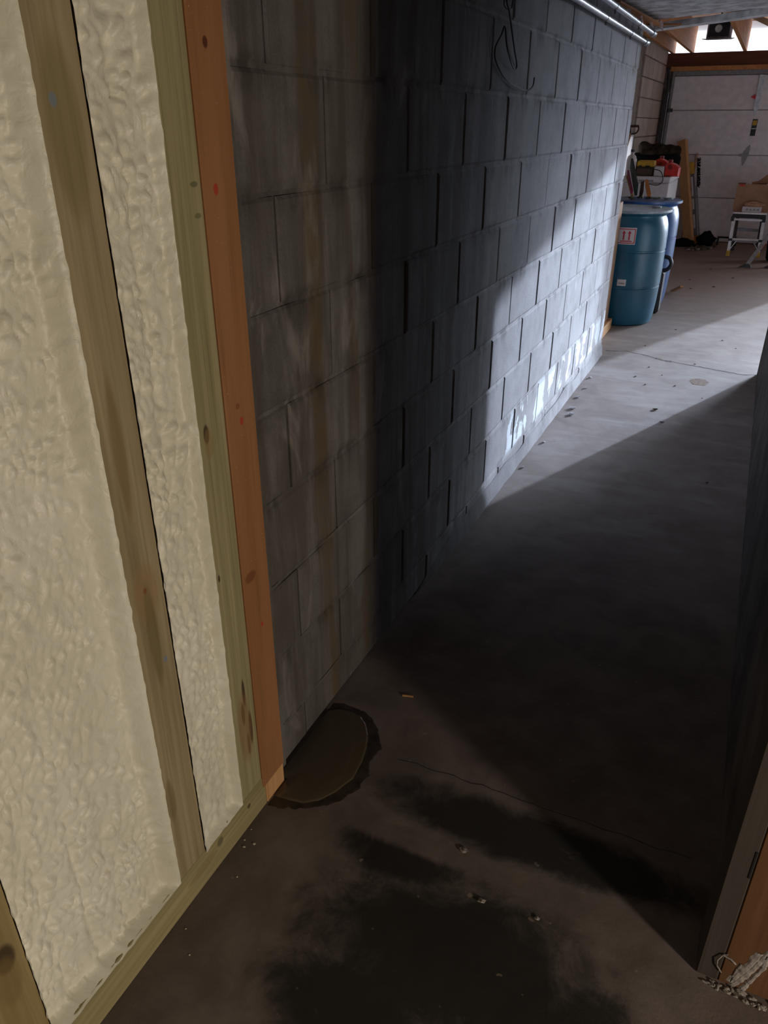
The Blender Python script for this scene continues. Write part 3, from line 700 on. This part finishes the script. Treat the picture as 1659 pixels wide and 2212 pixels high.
def conduit(x, z, y1, label, r=0.0125):
    c = empty('conduit', (x, 3.5, z)); tag(c, label, 'pipe')
    MB().tube([(x, 1.2, z), (x, y1, z)], r, 14).build('pipe', M_GALV, c, smooth=True)
    for yb in (4.05, 4.75):
        MB().tube([(x, yb - 0.012, z), (x, yb + 0.012, z)], r + 0.002, 14).build('strap', M_GALV, c, smooth=True)
        MB().tube([(x, yb, z - r - 0.002), (x, yb, z - r - 0.016)], 0.004, 6).build('strap_screw', M_GREY, c)
    MB().tube([(x, y1 - 0.06, z), (x, y1, z)], r + 0.004, 14).tube([(x, y1, z), (x, y1 + 0.02, z)], r + 0.006, 14).build('connector', M_GALV, c, smooth=True)
    MB().tube([(x, y1 + 0.02, z), (x, y1 + 0.05, z)], r * 0.8, 12).build('bushing', M_BLACK, c, smooth=True)
conduit(0.026, 1.852, 5.32, 'galvanised conduit pipe clipped along the block wall, lower of two')
conduit(0.062, 1.893, 5.30, 'galvanised conduit pipe under the ceiling edge, upper of two')
# torn ceiling edge at the top of the block wall
for (p, q, w) in (((0.01, 4.30, 1.940), (0.09, 5.15, 1.925), 0.05), ((0.0, 4.9, 1.945), (0.10, 5.32, 1.93), 0.03), ((0.03, 5.2, 1.93), (0.20, 5.33, 1.935), 0.03)):
    MB().bar(p, q, w, 0.008).build('torn_lath', M_RAFT, ceil)
for k, (x, y) in enumerate(((0.05, 4.75), (0.07, 5.0), (0.10, 5.2), (0.03, 4.5))):
    MB().tube([(x, y, 1.945), (x + .01, y + .03, 1.93), (x + .005, y + .07, 1.92), (x + .015, y + .10, 1.905)], [0.006, 0.010, 0.008, 0.003], 6).build('insulation_shred', M_INSUL, ceil, smooth=True)

# ------------------------------------------------------------ blue drums
def drum(name, c, mat, label, leaves=False):
    d = empty(name, (c[0], c[1], 0)); tag(d, label, 'drum', 'plastic drums by the garage wall')
    prof = [(0.235, 0.0), (0.258, 0.012), (0.268, 0.05), (0.278, 0.16), (0.283, 0.275), (0.284, 0.288), (0.279, 0.292), (0.279, 0.300), (0.285, 0.304), (0.287, 0.42), (0.287, 0.555), (0.282, 0.560), (0.282, 0.568), (0.287, 0.573), (0.286, 0.68), (0.280, 0.745), (0.266, 0.790), (0.256, 0.805), (0.256, 0.815), (0.272, 0.828), (0.292, 0.838), (0.292, 0.848), (0.284, 0.852)]
    MB().lathe(prof, (c[0], c[1], 0), 64).build('body', mat, d, smooth=True, angle=35)
    MB().lathe([(0.292, 0.838), (0.2935, 0.8385), (0.2935, 0.855), (0.284, 0.857), (0.272, 0.855)], (c[0], c[1], 0), 64).build('rim', M_LID if mat is M_TEAL else mat, d, smooth=True, angle=35)
    for a in (0.5, 3.6): MB().lathe([(0.036, 0.856), (0.036, 0.866), (0.028, 0.868)], (c[0] + 0.19 * math.cos(a), c[1] + 0.19 * math.sin(a), 0), 20).build('bung', M_LID, d, smooth=True)
    return d
C1 = (-0.078, 6.48); C2 = (-0.082, 7.30)
d1 = drum('plastic_drum', C1, M_TEAL, 'teal blue plastic drum with a red double-arrow sticker, right behind the block wall')
d2 = drum('plastic_drum', C2, M_BLUE, 'deep blue plastic drum with dry leaves on its lid, behind the teal drum')
def patch(c, r, a0, a1, z0, z1, mat, name, parent, n=8):
    vs = []; fs = []
    for i in range(n + 1):
        a = R(a0 + (a1 - a0) * i / n); x = c[0] + r * math.sin(a); y = c[1] - r * math.cos(a)
        vs += [(x, y, z0), (x, y, z1)]
        if i: fs.append((2 * i - 2, 2 * i, 2 * i + 1, 2 * i - 1))
    return MB().add(vs, fs).build(name, mat, parent)
AO = 5
s1 = patch(C1, 0.2895, -15 + AO, 13 + AO, 0.622, 0.742, M_STICK, 'arrow_sticker', d1)
RR = 0.2903
patch(C1, RR, -14 + AO, 12 + AO, 0.728, 0.734, M_SRED, 'sticker_border', s1); patch(C1, RR, -14 + AO, 12 + AO, 0.630, 0.636, M_SRED, 'sticker_border', s1)
patch(C1, RR, -14 + AO, -12.8 + AO, 0.630, 0.734, M_SRED, 'sticker_border', s1, 2); patch(C1, RR, 10.8 + AO, 12 + AO, 0.630, 0.734, M_SRED, 'sticker_border', s1, 2)
patch(C1, RR, -9 + AO, 8 + AO, 0.642, 0.649, M_SRED, 'sticker_bar', s1)
for a in (-4.5 + AO, 3.5 + AO):
    patch(C1, RR, a - 1.1, a + 1.1, 0.654, 0.70, M_SRED, 'sticker_arrow', s1, 2)
    def pt(aa, z): return (C1[0] + RR * math.sin(R(aa)), C1[1] - RR * math.cos(R(aa)), z)
    MB().add([pt(a - 2.6, 0.70), pt(a + 2.6, 0.70), pt(a, 0.722)], [(0, 1, 2)]).build('sticker_arrow_head', M_SRED, s1)
s2 = patch(C1, 0.2885, 0, 13, 0.318, 0.366, M_STICK, 'small_label', d1)
patch(C1, 0.2893, 2, 11, 0.332, 0.342, M_PRINT, 'label_print', s2)
for k in range(9):
    a = rnd.uniform(0, 6.28); r = rnd.uniform(0.02, 0.24); x = C2[0] + 0.03 + r * math.cos(a) * 0.9; y = C2[1] - 0.06 + 0.6 * r * math.sin(a)
    m = MB(); s = rnd.uniform(0.03, 0.06); t = rnd.uniform(0, 6.28); u = Vector((math.cos(t), math.sin(t), 0)) * s; v = Vector((-math.sin(t), math.cos(t), 0)) * s * 0.5
    c = Vector((x, y, 0.859)); lift = rnd.uniform(0.005, 0.035)
    m.add([c - u, c - v + Vector((0, 0, lift * .5)), c + u * 0.2 + Vector((0, 0, lift)), c + v + Vector((0, 0, lift * .4)), c + u + Vector((0, 0, lift * .2))], [(0, 1, 2), (0, 2, 3), (1, 4, 2), (3, 2, 4)])
    tag(m.build('dry_leaf', M_LEAF), 'curled dry leaf lying on the lid of the deep blue drum', 'leaf', 'dry leaves on the drum')
# black tool case wedged between the drums
tc = empty('tool_case', (0.1, 6.89, 0)); tag(tc, 'black upright case with a loop handle wedged between the two drums', 'case')
MB().cbox(-0.06, 0.198, 6.80, 6.98, 0.0, 0.345, 0.02).build('case_body', M_BLACK, tc)
MB().tube(smooth_pts([(0.16, 6.89, 0.34), (0.212, 6.89, 0.355), (0.236, 6.89, 0.40), (0.215, 6.89, 0.445), (0.165, 6.89, 0.455)]), 0.016, 8).build('loop_handle', M_BLACK, tc, smooth=True)
# boards by the end of the block wall
tag(MB().cbox(-0.13, -0.098, 5.62, 6.10, 0.08, 0.93, 0.003).build('plywood_offcut', M_BROWN), 'brown plywood panel on edge beside the teal drum', 'panel')
tag(MB().cbox(-0.15, -0.070, 5.55, 6.14, 0.0, 0.0795, 0.003).build('wood_block', M_PALE), 'pale wooden block on the floor under the plywood panel', 'block')
b = MB().bar((0.205, 7.85, 0.012), (0.30, 7.62, 0.10), 0.03, 0.015).build('wood_scrap', M_PALE); tag(b, 'pale stick of scrap wood leaning by the deep blue drum', 'stick')

# ------------------------------------------------------------ white cabinet and the things on it
cb = empty('white_cabinet', (-0.33, 9.45, 0)); tag(cb, 'white freezer-like cabinet behind the drums', 'cabinet')
MB().cbox(-0.57, -0.092, 9.0, 9.9, 0.04, 0.88, 0.008).build('body', M_WHITE, cb)
MB().cbox(-0.575, -0.086, 8.985, 9.905, 0.885, 0.945, 0.008).build('lid', M_WHITE, cb)
MB().box(-0.55, -0.11, 9.03, 9.88, 0.0, 0.04).build('plinth', M_DKMETAL, cb)
MB().box(-0.40, -0.25, 8.972, 8.986, 0.895, 0.91).build('handle', M_GREY, cb)
T0 = 0.9455
wb = MB().cbox(-0.265, -0.165, 9.02, 9.16, T0, T0 + 0.095, 0.006).build('white_box', M_WHITE); tag(wb, 'small white box on top of the white cabinet', 'box')
yc = empty('yellow_case', (-0.38, 9.13, T0)); tag(yc, 'yellow plastic tool case on top of the white cabinet', 'case')
MB().cbox(-0.452, -0.275, 9.06, 9.24, T0, T0 + 0.085, 0.01).build('case_bottom', plain('brown_plastic', (0.09, 0.055, 0.03), 0.5), yc)
MB().cbox(-0.452, -0.275, 9.06, 9.24, T0 + 0.087, T0 + 0.145, 0.01).build('case_lid', M_YEL, yc)
MB().box(-0.43, -0.40, 9.052, 9.062, T0 + 0.07, T0 + 0.10).build('latch', M_BLACK, yc); MB().box(-0.36, -0.32, 9.052, 9.062, T0 + 0.07, T0 + 0.10).build('latch', M_BLACK, yc)
def gas_can(x, y, w, d, h, label, neck):
    g = empty('fuel_can', (x, y, T0)); tag(g, label, 'fuel can', 'fuel cans on the cabinet')
    m = MB(); pr = [(0, 0), (w, 0), (w, h * 0.62), (w * 0.72, h * 0.86), (w * 0.30, h), (0.05 * w, h * 0.9), (0, h * 0.7)]
    n = len(pr); vs = []
    for yy_, s in ((-d / 2, 0.86), (-d / 2 + 0.02, 1.0), (d / 2 - 0.02, 1.0), (d / 2, 0.86)):
        vs += [(x - w / 2 + w / 2 + (px - w / 2) * s, y + yy_, T0 + (pz - h / 2) * s + h / 2 if s < 1 else T0 + pz) for px, pz in pr]
    fs = [tuple(range(n)), tuple(reversed(range(3 * n, 4 * n)))]
    for r in range(3): fs += [(r * n + i, (r + 1) * n + i, (r + 1) * n + (i + 1) % n, r * n + (i + 1) % n) for i in range(n)]
    m.add(vs, fs).build('can_body', M_REDP, g, smooth=True, angle=30)
    MB().lathe([(0.022, 0), (0.022, 0.03), (0.018, 0.032)], (x + neck, y, T0 + h * 0.93), 18).build('cap', plain('dark_red_plastic', (0.25, 0.015, 0.012), 0.5), g, smooth=True)
    MB().lathe([(0.026, 0), (0.026, 0.012), (0.012, 0.013)], (0, 0, 0), 18)
    m = MB(); 
    for k in range(20):
        a = 2 * math.pi * k / 20; m.v.append(Vector((x - w * 0.15 + 0.024 * math.cos(a), y - d / 2 - 0.001, T0 + h * 0.68 + 0.024 * math.sin(a))))
    m.f.append(tuple(range(20))); m.build('round_recess', plain('dark_red_plastic', (0.25, 0.015, 0.012), 0.5), g)
gas_can(-0.090, 9.10, 0.15, 0.16, 0.135, 'bright red fuel can at the cabinet edge beside the leaning timber', -0.03)
gas_can(-0.215, 9.30, 0.16, 0.16, 0.165, 'red fuel can behind the small white box', -0.02)
tr_ = empty('rolled_tarp', (-0.28, 9.55, T0)); tag(tr_, 'dark brown rolled tarpaulin heaped on the white cabinet', 'tarp')
def roll(p, q, r, seed):
    P, Q = Vector(p), Vector(q); pts = []; rs = []
    for i in range(25):
        t = i / 24; pts.append(P.lerp(Q, t) + Vector((0, 0, 0.012 * noise.noise(Vector((t * 5, seed, 0)))))); rs.append(r * (1 + 0.14 * noise.noise(Vector((t * 6, seed, 4)))) * (0.86 if i in (0, 24) else 1))
    return MB().tube(pts, rs, 16)
roll((-0.50, 9.46, T0 + 0.245), (-0.10, 9.62, T0 + 0.21), 0.068, 1).build('upper_roll', M_TARP, tr_, smooth=True)
roll((-0.53, 9.50, T0 + 0.105), (-0.09, 9.62, T0 + 0.105), 0.085, 2).build('lower_roll', M_BLACKF, tr_, smooth=True)
roll((-0.55, 9.45, T0 + 0.165), (-0.10, 9.56, T0 + 0.155), 0.045, 3).build('fold', M_BLACKF, tr_, smooth=True)
jg = empty('white_jug', (-0.53, 9.08, T0)); tag(jg, 'white plastic jug on the cabinet by the window', 'jug')
MB().lathe([(0.045, 0), (0.052, 0.01), (0.053, 0.15), (0.042, 0.185), (0.018, 0.205), (0.018, 0.225)], (-0.512, 9.06, T0), 28).build('bottle', M_WHITE, jg, smooth=True)
MB().lathe([(0.02, 0.226), (0.02, 0.25), (0.014, 0.252)], (-0.512, 9.06, T0), 18).build('cap', M_DKMETAL, jg, smooth=True)
tag(MB().tube(smooth_pts([(-0.34, 9.0, T0 + 0.085), (-0.26, 8.962, T0 + 0.07), (-0.19, 8.96, T0 + 0.05), (-0.155, 8.955, T0 - 0.03), (-0.196, 8.955, T0 - 0.078), (-0.289, 8.955, T0 - 0.070), (-0.349, 8.955, T0 - 0.045)]), 0.0045, 6).build('power_cord', M_BLACK, smooth=True), 'black cord drooping in a loop over the front of the white cabinet', 'cord')
# tools leaning left of the cabinet
sv = empty('garden_shovel', (-0.50, 8.45, 0)); tag(sv, 'shovel with a brown D-shaped grip standing behind the block wall', 'shovel')
MB().tube([(-0.478, 8.5, 1.345), (-0.545, 7.60, 0.28)], 0.014, 8).build('shaft', M_BROWN, sv, smooth=True)
MB().tube(smooth_pts([(-0.475, 8.5, 1.345), (-0.428, 8.5, 1.352), (-0.406, 8.5, 1.378), (-0.408, 8.5, 1.414)]), 0.008, 6).tube([(-0.405, 8.5, 1.414), (-0.49, 8.5, 1.414)], 0.012, 6).tube([(-0.487, 8.5, 1.414), (-0.475, 8.5, 1.345)], 0.008, 6).build('d_grip', plain('dark_brown', (0.07, 0.032, 0.025), 0.6), sv, smooth=True)
MB().add([(-0.61, 7.60, 0.28), (-0.46, 7.60, 0.28), (-0.47, 7.56, 0.08), (-0.53, 7.55, 0.0), (-0.60, 7.56, 0.08)], [(0, 1, 2, 3, 4)]).add([(-0.61, 7.605, 0.28), (-0.46, 7.605, 0.28), (-0.47, 7.565, 0.08), (-0.53, 7.555, 0.0), (-0.60, 7.565, 0.08)], [(4, 3, 2, 1, 0)]).build('blade', M_GREY, sv)
def lean(name, p, q, w, h, mat, label, cat):
    return tag(MB().bar(p, q, w, h, (1, 0, 0)).build(name, mat), label, cat)
fc = empty('board_bundle', (-0.2, 7.44, 0.858)); tag(fc, 'dark green board, pink strip and wooden handle lying on the deep blue drum', 'boards')  # separate board, strip and handle grouped as one object
MB().bar((-0.200, 7.44, 0.915), (-0.430, 8.52, 1.085), 0.09, 0.022, (1, 0, 0)).build('green_board', M_GREEN, fc)
MB().bar((-0.232, 7.42, 0.895), (-0.420, 8.30, 1.020), 0.030, 0.016, (1, 0, 0)).build('pink_strip', M_PINK, fc)
MB().bar((-0.215, 7.36, 0.872), (-0.395, 8.12, 0.985), 0.020, 0.016, (1, 0, 0)).build('wooden_handle', M_PALE, fc)
lean('brown_post', (-0.165, 7.52, 0.858), (-0.170, 7.56, 0.975), 0.03, 0.03, plain('dark_brown', (0.07, 0.032, 0.025), 0.6), 'short dark brown peg standing on the deep blue drum', 'peg')
lean('orange_tool', (-0.085, 7.42, 0.880), (-0.180, 7.86, 0.965), 0.028, 0.028, M_ORP, 'orange handled tool lying on the deep blue drum', 'tool')
tag(MB().blob((-0.40, 7.80, 0.25), (0.12, 0.12, 0.41), 5, 0.12).build('dark_bag', M_BLACKF, smooth=True), 'dark sack behind the deep blue drum', 'sack')

# ------------------------------------------------------------ things leaning on the closed door
tb = empty('leaning_timber', (0.03, 11.42, 0)); tag(tb, 'thick pale orange timber leaning against the white garage door', 'timber')
P0 = Vector((0.035, 11.42, 0.03)); P1 = Vector((-0.275, 11.60, 1.245))
m = MB().bar(P0, P1, 0.115, 0.060, (0.5, 1, 0)); m.build('board', M_PALE, tb)
lv = empty('spirit_level', (0.12, 11.5, 0)); tag(lv, 'long grey spirit level with a yellow top and orange foot beside the leaning timber', 'level')
L0 = Vector((0.125, 11.50, 0.0)); L1 = Vector((-0.135, 11.66, 1.06))
def lvp(t): return L0.lerp(L1, t)
MB().bar(lvp(0.09), lvp(0.80), 0.045, 0.03, (0, 1, 0)).build('body', plain('level_grey', (0.14, 0.13, 0.14), 0.5), lv)
MB().bar(lvp(0.0), lvp(0.09), 0.06, 0.036, (0, 1, 0)).build('foot_cap', M_ORP, lv)
MB().bar(lvp(0.80), lvp(0.93), 0.055, 0.036, (0, 1, 0)).build('top_cap', M_YEL, lv)
for a, b in ((0.55, 0.77), (0.40, 0.52), (0.18, 0.34)):
    MB().bar(lvp(a) + Vector((-0.008, -0.0165, -0.002)), lvp(b) + Vector((-0.008, -0.0165, -0.002)), 0.022, 0.002, (0, 1, 0)).build('printed_strip', M_STICK, lv)
br = empty('floor_brush', (0.02, 11.66, 0)); tag(br, 'black bristle brush upright behind the spirit level', 'brush')
MB().bar((0.16, 11.60, 0.0), (-0.01, 11.68, 0.70), 0.022, 0.022, (0, 1, 0)).build('handle', M_GREY, br)
m = MB()
for k in range(60):
    t = k / 60; c = Vector((-0.005 - 0.055 * t, 11.675, 0.70 + 0.34 * t)); a = rnd.uniform(-0.8, 0.8)
    m.tube([c, c + Vector((0.045 * math.cos(a), rnd.uniform(-.03, .0), 0.045 * math.sin(a)))], 0.004, 4)
m.build('bristles', M_BLACKF, br)['kind'] = 'stuff'
lean('wood_offcut', (-0.085, 11.70, 0.0), (-0.070, 11.725, 1.095), 0.05, 0.015, M_PAPER, 'narrow pinkish wood strip behind the brush against the garage door', 'strip')
tag(MB().blob((0.245, 11.36, 0.062), (0.11, 0.10, 0.105), 2, 0.5, 20, 12).build('black_bag', M_BLACKF, smooth=True), 'crumpled black bag on the floor by the garage door', 'bag')
tag(MB().tube([(0.38, 11.45, 0.10), (0.62, 11.45, 0.10)], 0.012, 8).tube([(0.39, 11.45, 0.0), (0.39, 11.45, 0.1)], 0.012, 6).tube([(0.61, 11.45, 0.0), (0.61, 11.45, 0.1)], 0.012, 6).build('black_bar', M_BLACK, smooth=True), 'low black metal bar behind the step stool', 'bar')
tag(MB().blob((-0.02, 11.15, 0.03), (0.16, 0.10, 0.06), 6, 0.5, 16, 8).build('dark_rag', M_BLACKF, smooth=True), 'dark rag heap at the foot of the leaning timber', 'rag')
for k in range(16):
    x = rnd.uniform(0.05, 0.42); y = rnd.uniform(10.75, 11.2); s = rnd.uniform(0.015, 0.05)
    m = MB().blob((x, y, 0.01), (s, s * 0.6, 0.012), k, 0.7, 8, 5)
    tag(m.build('debris_piece', [M_DEB, M_GREY, M_LEAF][k % 3]), 'small scrap of debris on the floor near the black bag', 'debris', 'scraps by the garage door')

# ------------------------------------------------------------ step stool, carton, packages
ss_ = empty('step_stool', (0.73, 10.7, 0)); tag(ss_, 'aluminium step stool with yellow feet carrying an open carton', 'step stool')
def leg(p, q, mat=M_ALU, w=0.034, h=0.022): return MB().bar(p, q, w, h, (0, 1, 0))
for (b, t) in (((0.568, 10.50, 0.0), (0.553, 10.57, 0.475)), ((0.905, 10.50, 0.0), (0.880, 10.57, 0.475))):
    B, Tt = Vector(b), Vector(t); l = leg(B.lerp(Tt, 0.10), Tt).build('leg', M_ALU, ss_)
    leg(B, B.lerp(Tt, 0.13), w=0.042, h=0.034).build('foot_cap', M_YEL, l)
    leg(B.lerp(Tt, 0.36), B.lerp(Tt, 0.42), w=0.044, h=0.03).build('bracket', M_BLACK, l)
for (b, t) in (((0.60, 11.02, 0.0), (0.585, 10.88, 0.475)), ((0.88, 11.02, 0.0), (0.862, 10.88, 0.475))):
    B, Tt = Vector(b), Vector(t); l = leg(B, Tt).build('rear_leg', plain('rail_dark', (0.10, 0.085, 0.085), 0.5, 0.4), ss_)
MB().box(0.585, 0.87, 10.965, 10.985, 0.24, 0.275).build('rear_crossbar', M_GREY, ss_)
MB().box(0.575, 0.888, 10.515, 10.54, 0.185, 0.205).build('crossbar', M_ALU, ss_); MB().box(0.575, 0.888, 10.52, 10.62, 0.170, 0.1845).build('lower_step', M_GREY, ss_)
MB().box(0.545, 0.890, 10.545, 10.565, 0.405, 0.425).build('crossbar', M_ALU, ss_)
MB().cbox(0.535, 0.900, 10.535, 10.91, 0.435, 0.478, 0.005).build('platform', M_BLACK, ss_)
MB().box(0.535, 0.90, 10.53, 10.915, 0.479, 0.497).build('platform_top', M_ALU, ss_)
for x in (0.545, 0.888): MB().box(x - 0.02, x + 0.015, 10.525, 10.57, 0.395, 0.45).build('corner_bracket', M_BLACK, ss_)
MB().bar((0.575, 10.52, 0.075), (0.640, 10.53, 0.185), 0.012, 0.008).build('brace', M_GALV, ss_); MB().bar((0.892, 10.52, 0.075), (0.812, 10.53, 0.185), 0.016, 0.008).build('brace', M_GALV, ss_)
cx = empty('cardboard_carton', (0.75, 10.76, 0.4975)); tag(cx, 'open brown cardboard carton with raised flaps on the step stool', 'carton')
bx0, bx1, by0, by1, bz0, bz1 = 0.520, 1.0, 10.64, 10.90, 0.4975, 0.80
MB().box(bx0, bx1, by0, by0 + 0.006, bz0, bz1).build('front_panel', M_CARD, cx); MB().box(bx0, bx1, by1 - 0.006, by1, bz0, bz1).build('rear_panel', M_CARD, cx)
MB().box(bx0, bx0 + 0.006, by0 + 0.006, by1 - 0.006, bz0, bz1).build('side_panel', M_CARD, cx); MB().box(bx1 - 0.006, bx1, by0 + 0.006, by1 - 0.006, bz0, bz1).build('side_panel', M_CARD, cx)
MB().box(bx0 + .006, bx1 - .006, by0 + .006, by1 - .006, bz0, bz0 + .006).build('bottom_panel', M_CARD, cx)
MB().add([(0.60, 10.80, 0.80), (1.0, 10.88, 0.80), (1.0, 10.92, 0.96), (0.86, 10.91, 0.93), (0.74, 10.88, 0.825)], [(0, 1, 2, 3, 4)]).add([(0.60, 10.805, 0.80), (1.0, 10.885, 0.80), (1.0, 10.925, 0.96), (0.86, 10.915, 0.93), (0.74, 10.885, 0.825)], [(4, 3, 2, 1, 0)]).build('raised_flap', M_CARD, cx)
MB().box(0.545, 0.60, 10.6385, 10.6395, 0.775, 0.797).build('red_tape', M_REDP, cx)
MB().add([(0.60, 10.72, 0.79), (0.68, 10.72, 0.79), (0.645, 10.74, 0.86)], [(0, 1, 2)]).build('paper_wrap', M_STICK, cx)
MB().add([(0.83, 10.78, 0.79), (0.97, 10.78, 0.79), (0.93, 10.80, 0.90)], [(0, 1, 2)]).build('paper_wrap', M_STICK, cx)
wp = empty('white_package', (0.72, 10.585, 0.4975)); tag(wp, 'flat white printed package on the front of the step stool', 'package')
MB().cbox(0.622, 0.835, 10.548, 10.63, 0.4975, 0.560, 0.006).build('carton_body', M_STICK, wp)
for k in range(4): MB().box(0.665 + 0.04 * k, 0.690 + 0.04 * k, 10.5465, 10.5475, 0.518, 0.540).build('printed_mark', M_PRINT, wp)
pb = MB().blob((0.74, 10.59, 0.580), (0.115, 0.038, 0.036), 3, 0.45, 18, 10).build('paper_bag', M_PAPER, smooth=False); tag(pb, 'crumpled brown paper bag on top of the white package', 'bag')
# sawhorse at the frame edge
sh = empty('sawhorse', (1.05, 9.95, 0)); tag(sh, 'grey metal sawhorse leg with a flat foot and red band by the step stool', 'sawhorse')
def sleg(b, t, red=False):
    B, Tt = Vector(b), Vector(t); l = MB().bar(B + Vector((0, 0, 0.012)), Tt, 0.042, 0.03, (0, 1, 0)).build('leg', M_GREY, sh)
    MB().add([(B.x - 0.075, B.y - 0.03, 0), (B.x + 0.05, B.y - 0.03, 0), (B.x + 0.05, B.y + 0.03, 0), (B.x - 0.075, B.y + 0.03, 0), (B.x - 0.02, B.y - 0.02, 0.035), (B.x + 0.035, B.y - 0.02, 0.035), (B.x + 0.035, B.y + 0.02, 0.035), (B.x - 0.02, B.y + 0.02, 0.035)],
             [(3, 2, 1, 0), (4, 5, 6, 7), (0, 1, 5, 4), (1, 2, 6, 5), (2, 3, 7, 6), (3, 0, 4, 7)]).build('foot', M_DKMETAL, l)
    if red: MB().bar(B.lerp(Tt, 0.33), B.lerp(Tt, 0.42), 0.045, 0.033, (0, 1, 0)).build('red_band', M_REDP, l)
sleg((0.80, 9.70, 0), (1.12, 10.02, 0.62), True); sleg((1.06, 9.77, 0), (1.14, 10.0, 0.62)); sleg((1.75, 9.70, 0), (1.45, 9.98, 0.62)); sleg((1.75, 10.3, 0), (1.45, 10.04, 0.62))
MB().box(1.05, 1.52, 9.97, 10.05, 0.62, 0.68).build('top_rail', M_GREY, sh)
tag(MB().blob((1.10, 10.31, 0.215), (0.13, 0.10, 0.36), 9, 0.15, 20, 12).build('black_sack', M_BLACKF, smooth=True), 'tall black sack standing beside the step stool', 'sack')

# ------------------------------------------------------------ hanging floodlight box
fb = empty('floodlight_box', (0.14, 9.0, 2.14)); tag(fb, 'dark boxy floodlight with a round lamp hanging from the garage rafters', 'floodlight')
MB().box(0.03, 0.245, 9.02, 9.22, 2.165, 2.33).build('housing', plain('pink_grey_metal', (0.50, 0.40, 0.40), 0.6), fb)
MB().box(0.045, 0.23, 9.005, 9.019, 2.175, 2.32).build('front_grille', M_BLACK, fb)
MB().add([(0.0, 8.95, 2.150), (0.29, 8.95, 2.150), (0.245, 9.22, 2.164), (0.03, 9.22, 2.164), (0.0, 8.95, 2.156), (0.29, 8.95, 2.156), (0.245, 9.22, 2.170), (0.03, 9.22, 2.170)], [(3, 2, 1, 0), (4, 5, 6, 7), (0, 1, 5, 4), (1, 2, 6, 5), (2, 3, 7, 6), (3, 0, 4, 7)]).build('lower_flap', M_GREY, fb)
MB().tube([(0.13, 9.004, 2.24), (0.13, 8.985, 2.24)], [0.034, 0.028], 20).build('round_lamp', plain('lamp_glass', (0.55, 0.55, 0.5), 0.3), fb, smooth=True)
MB().tube([(0.13, 9.12, 2.33), (0.13, 9.12, rz(9.12))], 0.008, 6).build('hanger', M_DKMETAL, fb)

# ------------------------------------------------------------ small bits on the floor
def crumb(name, x, y, s, mat, label, cat, group, seed, z=None):
    tag(MB().blob((x, y, s * 0.3), (s, s * 0.7, s * 0.35), seed, 0.8, 8, 5).build(name, mat), label, cat, group)
for k, (x, y, s) in enumerate(((0.046, 0.909, 0.003), (0.036, 0.925, 0.0028), (0.062, 0.925, 0.0032), (0.034, 0.955, 0.002), (0.075, 0.84, 0.002), (0.05, 0.70, 0.002), (0.09, 0.66, 0.002))):
    crumb('foam_crumb', x, y, s, M_FOAM, 'tiny cream foam crumb on the floor by the bottom plate', 'crumb', 'foam crumbs by the framed wall', k)
for k, (x, y, s) in enumerate(((0.07, 4.12, 0.017), (0.055, 4.33, 0.014), (0.085, 4.02, 0.015), (0.05, 3.55, 0.010), (0.045, 4.75, 0.012), (0.04, 3.2, 0.009), (0.06, 4.52, 0.010))):
    crumb('paint_flake', x, y, s, M_FLAKE, 'pale paint flake fallen at the foot of the block wall', 'flake', 'paint flakes along the block wall', k)
for k, (x, y, s) in enumerate(((0.496, 4.299, 0.022), (0.30, 4.9, 0.012), (0.38, 4.75, 0.010), (0.55, 4.80, 0.010), (0.45, 5.0, 0.008), (0.72, 4.62, 0.008), (0.35, 5.15, 0.010), (0.62, 5.35, 0.012), (0.40, 6.3, 0.014), (0.75, 6.1, 0.012), (0.25, 5.7, 0.012), (0.85, 5.9, 0.010), (0.55, 8.3, 0.02), (0.70, 8.9, 0.02), (0.30, 8.6, 0.018), (0.45, 9.4, 0.02), (0.35, 8.1, 0.02))):
    crumb('dirt_scrap', x, y, s * 0.6, M_DEB, 'small dark scrap of dirt on the concrete floor', 'scrap', 'dirt scraps on the garage floor', k)
for k, (x, y, s) in enumerate(((0.555, 4.10, 0.012), (0.83, 3.381, 0.008), (0.491, 1.105, 0.009), (0.566, 1.005, 0.009), (0.679, 1.016, 0.006))):
    crumb('pale_chip', x, y, s, M_PLASTER, 'pale plaster chip lying on the dark concrete floor', 'chip', 'plaster chips on the walkway floor', k)
tag(MB().bar((0.165, 1.512, 0.003), (0.195, 1.520, 0.003), 0.004, 0.004).build('wood_splinter', M_PALE), 'thin pale wood splinter on the floor past the puddle', 'splinter')
